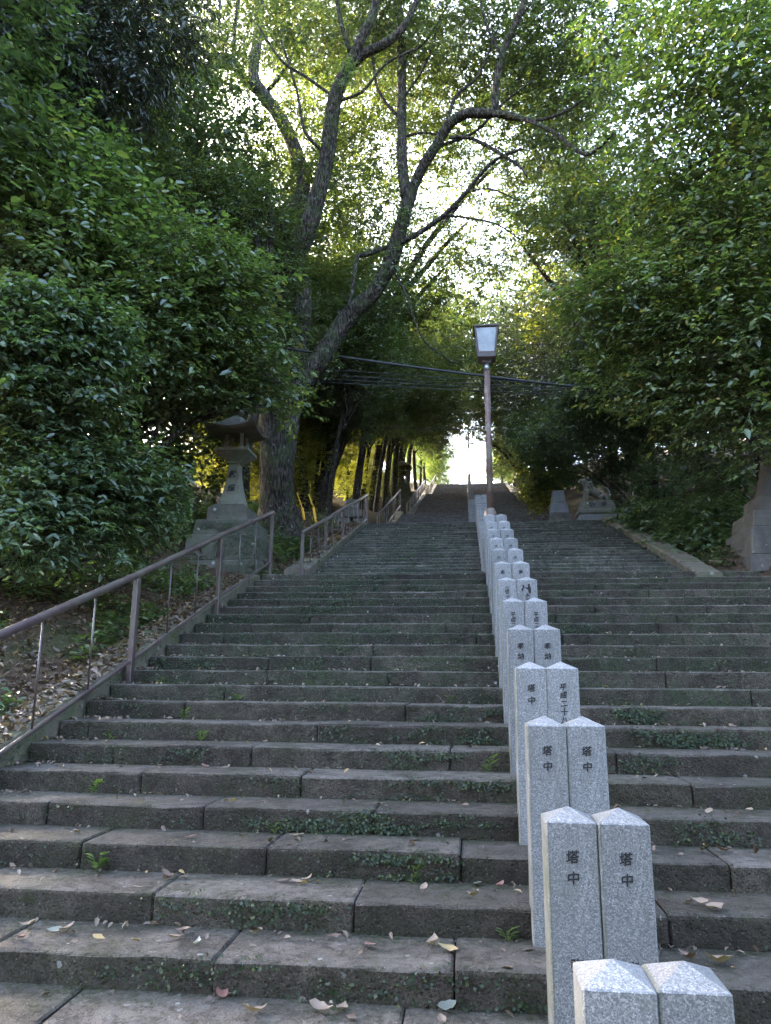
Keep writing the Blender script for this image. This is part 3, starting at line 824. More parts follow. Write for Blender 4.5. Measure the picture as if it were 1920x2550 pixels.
# statue: one continuous skinned body, facing left over the stairs
def skin(name, verts, edges, rad, mat, parent, loc, sub=2, root=0):
    me = bpy.data.meshes.new(name); me.from_pydata(verts, edges, []); me.update()
    o = bpy.data.objects.new(name, me); link(o, parent); o.location = loc
    o.modifiers.new('skin', 'SKIN'); 
    sv = me.skin_vertices[0].data
    for i, r_ in enumerate(rad):
        sv[i].radius = (r_, r_) if not isinstance(r_, tuple) else r_
        sv[i].use_root = (i == root)
    su = o.modifiers.new('sub', 'SUBSURF'); su.levels = sub; su.render_levels = sub
    me.materials.append(mat)
    return o
kd = tag(empty('lion_dog_statue', (kx, ky, 6.44)), 'weathered stone lion-dog statue sitting upright on its lettered pedestal', 'statue')
vs = [(-0.16, 0, .36), (-0.05, 0, .32), (.10, 0, .24), (.24, 0, .17),           # chest, belly, loin, rump 0-3
      (-.24, 0, .50), (-.28, 0, .62), (-.36, 0, .665), (-.45, 0, .64),             # neck, skull, muzzle, nose 4-7
      (-.22, -.10, .34), (-.27, -.11, .17), (-.27, -.11, .05), (-.33, -.11, .03),  # near foreleg 8-11
      (-.22, .10, .34), (-.27, .11, .17), (-.27, .11, .05), (-.33, .11, .03),      # far foreleg 12-15
      (.22, -.12, .15), (.08, -.15, .12), (.17, -.15, .04), (.04, -.15, .03),      # near hind leg 16-19
      (.22, .12, .15), (.08, .15, .12), (.17, .15, .04), (.04, .15, .03),          # far hind 20-23
      (.34, 0, .12), (.40, 0, .22), (.385, 0, .36), (.32, 0, .44), (.25, 0, .42)]  # curled tail 24-28
ed = [(0, 1), (1, 2), (2, 3), (0, 4), (4, 5), (5, 6), (6, 7), (0, 8), (8, 9), (9, 10), (10, 11), (0, 12), (12, 13), (13, 14), (14, 15), (3, 16), (16, 17), (17, 18), (18, 19), (3, 20), (20, 21), (21, 22), (22, 23), (3, 24), (24, 25), (25, 26), (26, 27), (27, 28)]
rd = [.15, .14, .13, .13, .13, .13, .095, .07, .085, .055, .05, .045, .085, .055, .05, .045, .10, .07, .05, .042, .10, .07, .05, .042, .05, .045, .055, .06, .04]
skin('body', vs, ed, rd, M['komainu'], kd, (0, 0, 0), 2, 0)
for sy in (-1, 1):
    MB().tube([(-.24, sy * .09, .70), (-.21, sy * .13, .72), (-.17, sy * .15, .66)], [.035, .04, .01], 8).build('ear', M['komainu'], kd)
    MB().tube([(-.385, sy * .05, .705), (-.395, sy * .062, .705)], [.022, .012], 8).build('eye', M['komainu'], kd)
rg = random.Random(5)
for i in range(16):
    a = rg.uniform(0.6, 5.6); px_ = -0.20 + rg.uniform(-.05, .06); rr = .15
    c_ = Vector((px_, math.sin(a) * rr * .9, .52 + math.cos(a) * rr * .9)); 
    MB().tube([c_, c_ + Vector((.045, math.sin(a) * .02, -.03)), c_ + Vector((.08, math.sin(a) * .025, -.075))], [.045, .04, .012], 8).build('mane_curl', M['komainu'], kd)
# stepped memorial stone left of it
mo = tag(empty('stepped_monument', (3.0, 24.6, Z2)), 'grey stepped pyramid-shaped stone monument left of the lion-dog', 'monument')
hw = [(.62, 0.0, .34), (.50, .345, .40), (.40, .75, .40), (.31, 1.155, .36), (.22, 1.52, .42)]
for (h_, z0, hh) in hw:
    MB().frustum([(-h_, h_, -h_, h_, z0), (-h_ * .84, h_ * .84, -h_ * .84, h_ * .84, z0 + hh)], .02).build('monument_stone', M['greystone' if h_ < .35 else 'pedestal_r'], mo)
# left side of that landing: rough-stacked lantern stump, boulder base and far lantern
mo = tag(empty('stacked_stone_base', (-3.55, 22.0, Z2)), 'rough stacked stone base at the left end of the second flight', 'stone base')
for (x0, x1, y0, y1, z0, z1) in ((-.85, -.02, -.5, .5, -.25, .22), (0.0, .80, -.45, .5, -.25, .24), (-.55, .08, -.4, .4, .245, .55), (.10, .62, -.38, .4, .245, .52), (-.40, .42, -.33, .33, .555, .82), (-.16, .28, -.22, .22, .825, 1.15)):
    MB().frustum([(x0, x1, y0, y1, z0), (x0 + .03, x1 - .03, y0 + .03, y1 - .03, z1)], .04).build('base_stone', M['pedestal'], mo)
mo = tag(empty('stone_wall', (-5.2, 21.0, Z2)), 'low retaining wall of grey blocks left of the second flight top', 'wall')
for r_ in range(3):
    x = -1.7 + (0.25 if r_ % 2 else 0)
    while x < 1.0:
        w = rg.uniform(.45, .8)
        MB().frustum([(x, x + w - .015, -.25, .25, -.5 + r_ * .31), (x + .01, x + w - .025, -.23, .24, -.2 + r_ * .31)], .025).build('wall_block', M['pedestal'], mo); x += w
fl = tag(empty('small_stone_lantern', (-4.1, 46.0, 11.9)), 'small far stone lantern above the upper handrails under leaning trees', 'lantern')
for nm, secs in (('base', [(-.9, .9, -.7, .7, -.3), (-.85, .85, -.65, .65, .9)]), ('pedestal', [(-.6, .6, -.5, .5, .902), (-.5, .5, -.42, .42, 1.5)]), ('shaft', [(-.25, .25, -.25, .25, 1.502), (-.14, .14, -.14, .14, 2.1)]), ('platform', [(-.2, .2, -.2, .2, 2.102), (-.42, .42, -.42, .42, 2.3)]), ('fire_box', [(-.24, .24, -.24, .24, 2.302), (-.24, .24, -.24, .24, 2.65)]), ('roof', [(-.6, .6, -.6, .6, 2.652), (-.52, .52, -.52, .52, 2.74), (-.1, .1, -.1, .1, 3.05)])):
    MB().frustum(secs, .02).build(nm, M['pedestal'], fl)
# side wall with stepped piers right of the top flights
for i, (x, y, zt) in enumerate(((4.6, 44, 12.9), (5.3, 47, 14.3), (4.7, 56, 16.6), (5.6, 60, 18.3), (4.9, 66, 19.9))):
    w = tag(empty('stepped_pier', (x, y, zt - 1.6)), 'dark stepped stone pier beside the distant upper stairs, %s going up' % ['first', 'second', 'third', 'fourth', 'fifth'][i], 'pier', 'stepped piers along the far kerb')
    for q, (h_, a, b) in enumerate(((.8, -.6, .5), (.6, .503, .95), (.42, .953, 1.6))):
        MB().frustum([(-h_, h_, -h_, h_, a), (-h_ + .04, h_ - .04, -h_ + .04, h_ - .04, b)], .03).build('pier_block', M['pedestal_r'], w)
# two slanting yellow wire guards
for i, (xa, xb) in enumerate((((642, 1065), (660, 1118)), ((667, 1068), (684, 1115)))):
    a = at(*xa, 18.5); b = at(*xb, 18.0)
    o = tag(empty('guy_wire', b), '%s slanting yellow guy-wire guard beside the big trunk' % ('left' if i == 0 else 'right'), 'guy wire')
    dv = a - b
    MB().tube([Vector((0, 0, -.2)), dv * 0.36], [0.032, 0.032], 10).build('thick_guard', M['yellow'], o)
    MB().tube([dv * 0.36, dv], [0.014, 0.014], 8).build('thin_guard', M['yellow'], o)
    MB().tube([dv, dv + Vector((-.9, -.3, 3.2))], [0.008, 0.008], 5).build('wire', M['cable'], o)

# ------------------------------------------------------------------ foliage
def unit(a): return a / np.maximum(np.linalg.norm(a, axis=1, keepdims=True), 1e-9)

def leaf_mesh(name, P, D, N, L, W, six=False, cup=0.18, mat=None, bend=0.15):
    """P base points, D leaf direction, N leaf normal, L length, W width/length"""
    n = len(P); D = unit(D); S = unit(np.cross(D, N)); N = np.cross(S, D)
    L = L[:, None]; w = (W[:, None] if hasattr(W, '__len__') else W) * L * 0.5
    up = N * (w * cup * 2); dn = -N * (L * bend)
    if six:
        a = P; l1 = P + D * L * 0.28 + S * w * 0.92 + up; l2 = P + D * L * 0.66 + S * w * 0.78 + up + dn * 0.4
        tp = P + D * L + dn; r2 = P + D * L * 0.66 - S * w * 0.78 + up + dn * 0.4; r1 = P + D * L * 0.28 - S * w * 0.92 + up
        V = np.stack([a, l1, l2, tp, r2, r1], 1).reshape(-1, 3); k = 6
        b = (np.arange(n) * 6)[:, None]
        F = np.concatenate([b + np.array([[0, 1, 2, 3]]), b + np.array([[0, 3, 4, 5]])], 1).reshape(-1, 4)
    else:
        l1 = P + D * L * 0.45 + S * w + up; tp = P + D * L + dn; r1 = P + D * L * 0.45 - S * w + up
        V = np.stack([P, l1, tp, r1], 1).reshape(-1, 3)
        b = (np.arange(n) * 4)[:, None]
        F = np.concatenate([b + np.array([[0, 1, 2]]), b + np.array([[0, 2, 3]])], 1).reshape(-1, 3)
    me = mesh_np(name, V, F)
    if mat: me.materials.append(mat)
    return me

def twig_mesh(name, A, B, r0, r1, mat):
    """three-sided tapered sticks from A to B"""
    n = len(A); D = unit(B - A); ref = np.where(np.abs(D[:, 2:3]) > 0.9, np.array([[1., 0, 0]]), np.array([[0, 0, 1.]]))
    U = unit(np.cross(D, ref)); Wv = np.cross(D, U)
    ring = []
    for P, r in ((A, r0), (B, r1)):
        for k in range(3):
            t_ = 2 * math.pi * k / 3
            ring.append(P + (U * math.cos(t_) + Wv * math.sin(t_)) * r)
    V = np.stack(ring, 1).reshape(-1, 3); b = (np.arange(n) * 6)[:, None]
    F = np.concatenate([b + np.array([[k, (k + 1) % 3, 3 + (k + 1) % 3, 3 + k]]) for k in range(3)], 1).reshape(-1, 4)
    me = mesh_np(name, V, F)
    me.materials.append(mat); return me

def foliage(rs, blobs, n_twig, per, Ll, W, tl=0.45, droop=0.25, flat=0.5, shell=0.5, up=0.25, six=False, lvar=0.35, prune=None, cl=14, pl=0.80):
    """leaf sprays through ellipsoids blobs [(centre, (rx,ry,rz), weight)]; returns leaf arrays and twig ends"""
    w = np.array([b[2] for b in blobs], float); w /= w.sum()
    bi = rs.choice(len(blobs), n_twig, p=w)
    C = np.array([tuple(b[0]) for b in blobs])[bi]; Rr = np.array([b[1] for b in blobs])[bi]
    d = unit(rs.normal(size=(n_twig, 3))); rad = rs.random(n_twig) ** (1.0 / 3) * (1 - shell) + shell * (0.72 + 0.28 * rs.random(n_twig))
    # clump: draw twig starts towards a few sub-centres so the crown has dense pads and gaps
    A = C + d * Rr * rad[:, None]
    ncl = max(3, n_twig // cl); ci = rs.randint(0, n_twig, ncl); CL = A[ci]
    pick = rs.randint(0, ncl, n_twig); same = bi[ci][pick] == bi
    pull = np.where(same & (rs.random(n_twig) < 0.88), pl, 0.0)[:, None]
    A = A + (CL[pick] - A) * pull + rs.normal(size=A.shape) * 0.05
    out = unit((A - C) / Rr); hz = rs.normal(size=(n_twig, 3)); hz[:, 2] *= 0.35
    T = unit(out * 0.55 + hz * 0.75 + np.array([0, 0, up]))
    T[:, 2] *= (1 - flat * 0.6); T = unit(T)
    ln = tl * (0.55 + 0.9 * rs.random(n_twig)); B = A + T * ln[:, None] - np.array([0, 0, 1]) * (ln * droop * 0.5)[:, None]
    t_ = (np.arange(per) + 0.6) / per
    tt = np.tile(t_, n_twig) + rs.uniform(-.06, .06, n_twig * per)
    ix = np.repeat(np.arange(n_twig), per)
    P = A[ix] + (B - A)[ix] * tt[:, None]
    up_ = np.array([[0, 0, 1.0]]); side = unit(np.cross(T[ix], up_ + rs.normal(size=(len(ix), 3)) * .12)) * np.where(np.arange(len(ix)) % 2 == 0, 1, -1)[:, None]
    D = unit(T[ix] * (0.45 + 0.5 * rs.random((len(ix), 1))) + side * 0.8 + rs.normal(size=(len(ix), 3)) * 0.28 - up_ * droop)
    N = unit(up_ * 1.0 + rs.normal(size=(len(ix), 3)) * 0.42 + out[ix] * 0.25)
    L = Ll * (1 - lvar + 2 * lvar * rs.random(len(ix)))
    if prune is not None:
        k1 = prune(P + D * L[:, None] * .6); k2 = prune(B)
        return P[k1], D[k1], N[k1], L[k1], A[k2], B[k2]
    return P, D, N, L, A, B

def add_crown(parent, rs, blobs, n_twig, per, Ll, W, mat, origin, twigs=None, name='crown', **kw):
    o3 = np.array(tuple(origin)); six = kw.get('six', False)
    P, D, N, L, A, B = foliage(rs, blobs, n_twig, per, Ll, W, **kw)
    me = leaf_mesh(name, P - o3, D, N, L, W, six, 0.16, mat)
    o = bpy.data.objects.new(name, me); link(o, parent); o['kind'] = 'stuff'
    if twigs:
        ob = bpy.data.objects.new('twigs', twig_mesh('twigs', A - o3, B - o3, twigs, twigs * .4, M['bark_d'])); link(ob, parent); ob['kind'] = 'stuff'
    return o

def limb(parent, name, pts, rads, mat, origin, n=9, rough=0.10, sub=4, seed=0):
    P, r_ = smooth_path(pts, rads, sub)
    og = Vector(origin)
    return MB().tube([p - og for p in P], r_, n, True, True, rough, seed).build(name, mat, parent)

SRC = 1666.0 / 1920.0
def S3(x, y, Y): return at(x * SRC, y * SRC, Y)          # from 1920-wide view
def Z7(x, y, Y): return S3(400 + x / 1.666, y / 1.666, Y)

TRI = [0]
# ---- the big forked tree behind the lantern
gz = terrain(-4.15, 15.6)
base = Vector((-4.12, 15.6, gz))
bt = tag(empty('forked_tree', base), 'big mossy forked tree spreading over the stairs behind the stone lantern', 'tree')
Yt = 15.6
limb(bt, 'trunk', [base + Vector((.02, 0, -.3)), base + Vector((0, 0, .25)), S3(690, 1250, Yt), S3(690, 1120, Yt), S3(680, 1030, Yt), S3(666, 930, Yt), S3(668, 780, Yt), S3(700, 680, 15.4), S3(754, 600, 15.2), S3(796, 470, 15.0), S3(816, 384, 14.8), S3(832, 252, 14.4), S3(866, 165, 14.2)],
     [.66, .50, .39, .36, .345, .30, .265, .245, .225, .185, .17, .155, .145], M['bark'], base, 16, 0.13, 4, 1)
limb(bt, 'limb', [S3(672, 1075, Yt), S3(705, 1010, Yt), S3(748, 962, 15.9), S3(800, 890, 16.0), S3(865, 790, 16.1), S3(930, 730, 16.1), S3(975, 648, 16.0), S3(1000, 560, 15.9), S3(1024, 478, 15.8)], [.20, .225, .23, .225, .21, .195, .18, .165, .15], M['bark'], base, 14, .13, 4, 2)
limb(bt, 'limb', [S3(1020, 490, 15.8), S3(1050, 420, 15.6), S3(1085, 365, 15.4), S3(1118, 310, 15.2), S3(1165, 282, 15.0), S3(1228, 280, 14.8), S3(1232, 235, 14.7), S3(1252, 130, 14.4), S3(1295, 35, 14.1), S3(1320, -60, 13.9)], [.13, .125, .12, .115, .115, .11, .085, .08, .075, .06], M['bark'], base, 12, .12, 4, 3)
limb(bt, 'limb', [S3(1012, 490, 15.8), S3(1002, 400, 16.1), S3(1000, 250, 16.4), S3(1000, 120, 16.6), S3(985, -60, 16.8)], [.14, .13, .125, .115, .10], M['bark'], base, 12, .12, 4, 4)
limb(bt, 'limb', [S3(866, 170, 14.2), S3(905, 135, 14.2), S3(960, 108, 14.1), S3(1010, 60, 14.0), S3(1060, -50, 13.8)], [.12, .11, .10, .08, .06], M['bark'], base, 10, .1, 4, 5)
limb(bt, 'limb', [S3(870, 160, 14.2), S3(905, 85, 14.0), S3(930, 30, 13.9), S3(945, -60, 13.8)], [.12, .11, .10, .08], M['bark'], base, 10, .1, 4, 6)
limb(bt, 'limb', [S3(872, 130, 14.1), S3(850, 60, 13.8), S3(830, -50, 13.5)], [.06, .05, .04], M['bark'], base, 8, .1, 4, 7)
limb(bt, 'limb', [S3(1228, 282, 14.8), S3(1290, 290, 14.3), S3(1380, 330, 13.8), S3(1460, 385, 13.3), S3(1530, 330, 12.8)], [.08, .055, .045, .04, .02], M['bark'], base, 8, .1, 4, 8)
for k, pts in enumerate([[(985, 612), (1060, 570), (1110, 532), (1160, 480), (1200, 430), (1240, 395), (1300, 370)], [(1105, 535), (1180, 545), (1240, 560), (1300, 600)], [(1120, 342), (1175, 345), (1250, 385), (1300, 420), (1312, 440)], [(1000, 342), (1060, 330), (1110, 345)],
                         [(968, 655), (1010, 730), (1050, 840), (1110, 890), (1150, 910)], [(975, 610), (910, 635), (890, 640), (880, 710), (868, 765)], [(1240, 150), (1270, 80), (1330, 0)], [(1110, 318), (1135, 240), (1190, 190), (1230, 95)],
                         [(830, 240), (760, 190), (700, 150), (640, 60)], [(1000, 250), (1060, 160), (1090, 60)], [(730, 640), (700, 560), (740, 480)], [(672, 820), (620, 790), (560, 800)], [(1250, 140), (1210, 60), (1190, -40)], [(1225, 285), (1330, 300), (1420, 270), (1500, 200)], [(1000, 300), (940, 220), (930, 100), (960, 20)], [(1085, 365), (1180, 330), (1260, 250), (1330, 200)], [(815, 384), (760, 330), (740, 230), (700, 100)], [(832, 252), (900, 230), (960, 160), (1040, 120)], [(1160, 480), (1220, 470), (1290, 500)], [(1000, 150), (1070, 90), (1130, -20)]]):
    r0 = [.065, .03, .05, .035, .03, .06, .035, .045, .04, .035, .03, .025, .04, .045, .045, .04, .045, .04, .025, .04][k]
    limb(bt, 'branch', [S3(x, y, [15.9, 15.5, 15.2, 16.2, 16.0, 16.0, 14.4, 15.2, 14.4, 16.4, 15.3, 15.6, 14.4, 14.8, 16.3, 15.4, 14.8, 14.4, 15.4, 16.6][k] - i * .15) for i, (x, y) in enumerate(pts)], [r0 * (1 - .6 * i / len(pts)) for i in range(len(pts))], M['bark_d'], base, 7, .08, 4, 20 + k)
rs = np.random.RandomState(3)
bl = []
for (x, y, Y, r_, w) in [(540, 20, 13.5, 1.3, .55), (400, 110, 14.5, 1.4, .7), (660, 110, 16.5, 1.2, .6), (700, -20, 13, 1.6, .8), (800, 30, 14, 1.2, .8), (900, 20, 14.5, 1.4, 1), (1010, 80, 14, 1.3, 1), (1130, 30, 13.5, 1.3, 1), (1230, 120, 13.5, 1.4, 1.1), (1300, 30, 13, 1.4, 1), (1180, 230, 14, 1.1, .9), (1270, 290, 13.5, 1.1, .8), (960, 210, 15.5, 1.0, .9), (1080, 170, 15, 1.0, .5), (700, 230, 15.5, 1.1, .6), (800, 290, 16, 1.0, .55), (460, 230, 15.5, 1.0, .45), (940, 330, 16, .9, .4), (1040, 290, 15, .8, .4), (1170, 330, 14.3, .8, .5), (740, 330, 16, 1.0, .5), (850, 130, 15.5, 1.0, .5), (520, 330, 16, 1.0, .5), (790, 430, 16.5, .9, .5), (980, 440, 15.8, .5, .1), (1030, 420, 15, .5, .1), (1075, 470, 15, .5, .1), (1160, 450, 13.5, .6, .35), (1110, 520, 14, .5, .25), (1210, 500, 13.5, .6, .4), (1080, 390, 15, .5, .2), (940, 560, 17, .7, .4), (860, 480, 17, .7, .3), (1050, 620, 17, .7, .35), (1010, 560, 15.5, .45, .15), (700, 500, 15, .5, .2), (880, 620, 16, .6, .15)]:
    Y += 2.3 if y < 420 else 0.6; r_ *= 1.14
    bl.append((at(x, y, Y), (r_ * 1.15, r_ * 1.1, r_ * .75), w * r_ ** 2))
add_crown(bt, rs, bl, 8200, 9, 0.105, 0.46, M['leaf_camphor'], base, 0.005, tl=0.5, droop=0.3, shell=.35)
# ferns and moss tufts growing on its limbs
ep = [];
for (x, y, Y, r_) in [(820, 900, 16, .28), (760, 960, 15.8, .25), (940, 690, 15.95, .22), (720, 640, 15.1, .22), (860, 180, 14.0, .2), (980, 640, 15.8, .22), (1000, 545, 15.7, .2), (690, 1000, 15.3, .25), (675, 860, 15.3, .2)]:
    ep.append((S3(x, y, Y), (r_, r_ * .7, r_ * 1.6), 1))
add_crown(bt, rs, ep, 420, 7, 0.07, 0.34, M['leaf_under'], base, None, 'epiphyte_ferns', tl=.16, droop=.55, shell=.4)

# ---- pale-trunked tree behind it
base = Vector((-5.2, 19.5, terrain(-5.2, 19.5)))
t2 = tag(empty('pale_trunk_tree', base), 'slimmer pale grey tree bending left behind the forked tree', 'tree')
limb(t2, 'trunk', [base - Vector((0, 0, .3)), Z7(590, 1300, 19.5), Z7(560, 1100, 19.5), Z7(570, 900, 19.5), Z7(592, 740, 19.4), Z7(545, 590, 19.2), Z7(490, 480, 19), Z7(430, 400, 18.8), Z7(385, 320, 18.6), Z7(400, 180, 18.4), Z7(412, 0, 18.2), Z7(420, -120, 18.2)], [.34, .26, .23, .22, .21, .20, .20, .20, .17, .16, .15, .12], M['bark_l'], base, 12, .08, 4, 9)
limb(t2, 'limb', [Z7(430, 400, 18.8), Z7(340, 320, 18.4), Z7(290, 240, 18.2), Z7(200, 235, 17.8), Z7(130, 170, 17.4), Z7(60, 120, 17)], [.15, .13, .12, .11, .09, .05], M['bark'], base, 10, .1, 4, 10)
limb(t2, 'limb', [Z7(310, 265, 18.3), Z7(200, 270, 17.8), Z7(120, 240, 17.4), Z7(60, 160, 17)], [.12, .10, .08, .04], M['bark'], base, 9, .1, 4, 11)
limb(t2, 'limb', [Z7(300, 250, 18.2), Z7(310, 100, 18), Z7(330, -60, 18)], [.07, .06, .05], M['bark_d'], base, 8, .1, 4, 12)
limb(t2, 'limb', [Z7(440, 380, 18.8), Z7(520, 280, 18.6), Z7(580, 120, 18.4), Z7(640, -40, 18.2)], [.07, .06, .05, .04], M['bark_d'], base, 8, .1, 4, 13)
bl = [(at(x, y, Y), (r_ * 1.2, r_ * 1.1, r_ * .75), w) for (x, y, Y, r_, w) in [(420, 40, 20, 1.9, .9), (340, 200, 19, 1.8, 1), (450, 330, 20.5, 1.6, .9), (560, 100, 21, 1.6, .8), (440, 440, 20.5, 1.5, 1), (300, 330, 18, 1.6, 1), (640, 0, 20.5, 1.6, .6), (560, 440, 21, 1.3, .7), (680, 360, 21, 1.2, .5), (300, 60, 18, 1.7, .8), (660, 560, 21.5, 1.1, .6), (500, 560, 20.5, 1.2, .7)]]
add_crown(t2, np.random.RandomState(4), bl, 6500, 9, 0.11, 0.46, M['leaf_camphor'], base, 0.006, tl=.55, droop=.3, shell=.3)

# ---- dark arching tree left of the fork
base = Vector((-4.9, 14.6, terrain(-4.9, 14.6)))
t3 = tag(empty('arching_tree', base), 'thin dark tree with an arching branch left of the forked trunk', 'tree')
limb(t3, 'trunk', [base - Vector((0, 0, .3)), Z7(430, 1500, 14.6), Z7(436, 1300, 14.6), Z7(446, 1080, 14.6), Z7(460, 920, 14.6), Z7(440, 820, 14.6)], [.13, .11, .10, .09, .075, .05], M['bark_d'], base, 9, .1, 4, 14)
limb(t3, 'limb', [Z7(436, 1180, 14.6), Z7(400, 1000, 14.4), Z7(360, 920, 14.3), Z7(290, 880, 14.1), Z7(200, 878, 13.9), Z7(120, 905, 13.7), Z7(90, 925, 13.6)], [.06, .065, .065, .07, .075, .06, .02], M['bark_d'], base, 8, .1, 4, 15)
limb(t3, 'limb', [Z7(400, 1000, 14.4), Z7(330, 860, 14.2), Z7(220, 790, 14), Z7(100, 760, 13.8), Z7(0, 690, 13.6)], [.045, .04, .035, .03, .015], M['bark_d'], base, 7, .1, 4, 16)
bl = [(at(x, y, Y), (r_ * 1.2, r_, r_ * .7), w) for (x, y, Y, r_, w) in [(420, 480, 14, 1.0, 1), (500, 420, 14.3, .9, 1), (560, 500, 14.8, .8, .8), (470, 570, 14, .8, .8), (370, 410, 13.6, 1.0, 1), (330, 540, 13.4, .9, 1), (600, 600, 15, .6, .4), (540, 690, 14.6, .6, .5)]]
add_crown(t3, np.random.RandomState(5), bl, 2600, 9, 0.09, 0.46, M['leaf_camphor'], base, 0.005, tl=.42, droop=.25, shell=.3)

# ---- understory on the left bank: broad leaves, cut back around the lantern
def clear_lantern(P):
    k = P[:, 1] / 13.0
    hidden = (P[:, 1] < 13.5) & (P[:, 0] > -5.02 * k) & (P[:, 0] < -3.5 * k) & (P[:, 2] < H + 4.85 * k) & (P[:, 2] > H + 1.0 * k)
    return ~hidden
def under(name, label, cat, bx, by, stems, bl, seed, n, per, Ll, W, mat, six=True, tl=.38, droop=.35, bark='bark_d', r0=.06, far=1.0, extra=0, **kw):
    bx *= far; by *= far; bl = [(x, y, Y * far, r_ * far, w) for (x, y, Y, r_, w) in bl]
    base = Vector((bx, by, terrain(bx, by)))
    e = tag(empty(name, base), label, cat)
    rs = np.random.RandomState(seed); rg = random.Random(seed)
    B = [(at(x, y, Y), (r_ * 1.2, r_ * 1.05, r_ * .8), w * r_ ** 2) for (x, y, Y, r_, w) in bl]
    # stems reach the foliage masses
    order = sorted(B, key=lambda b: b[0].z)
    for k, b in enumerate(order[::max(1, len(order) // stems)][:stems]):
        p0 = base + Vector((rg.uniform(-.15, .15), rg.uniform(-.15, .15), -.25)); p3 = b[0]
        mid = p0.lerp(p3, .45) + Vector((rg.uniform(-.2, .2), rg.uniform(-.2, .2), .15 * (p3 - p0).length)); mid2 = p0.lerp(p3, .75) + Vector((rg.uniform(-.15, .15), rg.uniform(-.15, .15), .10 * (p3 - p0).length))
        limb(e, 'trunk' if k == 0 else 'stem', [p0, mid, mid2, p3], [r0, r0 * .7, r0 * .5, r0 * .2], M[bark], base, 7, .08, 4, seed + k)
    add_crown(e, rs, B, n, per, Ll, W, mat, base, 0.005, six=six, tl=tl, droop=droop, lvar=.5, **kw)
    if extra:
        add_crown(e, rs, B, extra, 6, Ll * 1.55, W * 1.05, mat, base, 0.007, 'outer_leaves', six=True, tl=tl * 1.1, droop=droop, shell=.95, **{k_: v_ for k_, v_ in kw.items() if k_ in ('prune',)})
    return e
under('broadleaf_tree', 'bright green broad-leaved tree filling the upper left beside the stairs', 'tree', -6.3, 7.6, 5,
      [(40, 300, 7.6, .8, 1), (130, 400, 7.8, .8, 1), (60, 470, 7.4, .8, 1), (210, 480, 8, .75, 1), (120, 560, 7.6, .8, 1), (300, 540, 8.4, .65, 1), (20, 200, 7.6, .6, .7), (220, 590, 8, .7, 1), (350, 600, 8.8, .5, .8), (30, 620, 7.2, .7, 1), (-60, 400, 7.2, .9, .8), (250, 400, 9, .7, .7)], 21, 1750, 9, .125, .48, M['leaf_under'], tl=.65, cl=17, pl=.92, flat=.8, far=1.35, extra=260)
under('broadleaf_tree', 'green broad-leaved tree reaching over the lantern from the left', 'tree', -5.6, 10.2, 5,
      [(430, 560, 9.6, .6, 1), (500, 640, 10, .55, 1), (400, 660, 9.6, .65, 1), (320, 700, 9.4, .7, 1), (460, 740, 10, .6, 1), (540, 770, 10.4, .45, .9), (360, 790, 9.8, .65, 1), (250, 760, 9.4, .7, 1), (520, 850, 10.6, .42, 1), (590, 840, 11, .32, .6), (430, 850, 10.2, .5, .9), (630, 880, 11.6, .3, .5), (480, 590, 9.8, .5, .9), (470, 900, 10.8, .3, .5)], 22, 1850, 8, .11, .45, M['leaf_under'], tl=.55, cl=16, pl=.92, flat=.8, prune=clear_lantern, far=1.14, extra=200)
under('dark_understory_tree', 'dark shaded understory tree in the middle of the left bank', 'tree', -6.6, 11.6, 4,
      [(180, 820, 11, 1.0, 1), (300, 880, 11.2, .9, 1), (80, 860, 10.6, 1.0, 1), (380, 930, 11.6, .7, 1), (420, 1010, 12, .55, .8), (260, 960, 11, .8, 1), (120, 960, 10.4, .9, 1), (20, 760, 10.4, 1.0, 1), (200, 700, 11, .9, .9), (460, 1060, 12.4, .35, .4), (350, 1050, 11.6, .5, .7)], 23, 2500, 8, .12, .45, M['leaf_ever'], tl=.55, cl=15, pl=.9, flat=.7, prune=clear_lantern, far=1.15)
under('climbing_vine', 'leafy vine mound with bright tips at the far left, above the handrail', 'vine', -5.1, 6.3, 4,
      [(40, 680, 6.4, .34, 1), (120, 690, 6.5, .34, 1), (200, 720, 6.7, .3, 1), (60, 760, 6.3, .34, 1), (170, 790, 6.6, .3, .8), (240, 760, 6.9, .26, .7), (20, 850, 6.2, .34, .8), (100, 850, 6.4, .32, .8), (-40, 720, 6.2, .4, .8), (190, 870, 6.6, .28, .6)], 24, 1700, 8, .085, .55, M['leaf_shrub'], tl=.36, droop=.5, r0=.03, cl=14, pl=.9, far=1.25)
under('glossy_shrub', 'glossy green shrub mound at the left edge behind the handrail', 'shrub', -5.0, 7.0, 5,
      [(50, 950, 6.8, .42, 1), (130, 1000, 6.9, .42, 1), (220, 1010, 7.1, .38, 1), (300, 1030, 7.4, .34, 1), (60, 1060, 6.6, .42, 1), (170, 1090, 6.9, .4, 1), (280, 1110, 7.3, .34, .9), (360, 1070, 7.8, .3, .7), (40, 1150, 6.4, .38, .8), (160, 1170, 6.8, .34, .7), (390, 1110, 8.2, .26, .5), (300, 1170, 7.6, .26, .5)], 25, 2200, 8, .09, .42, M['leaf_shrub'], tl=.38, droop=.4, r0=.03, cl=15, pl=.9, flat=.7, prune=clear_lantern, far=1.2)
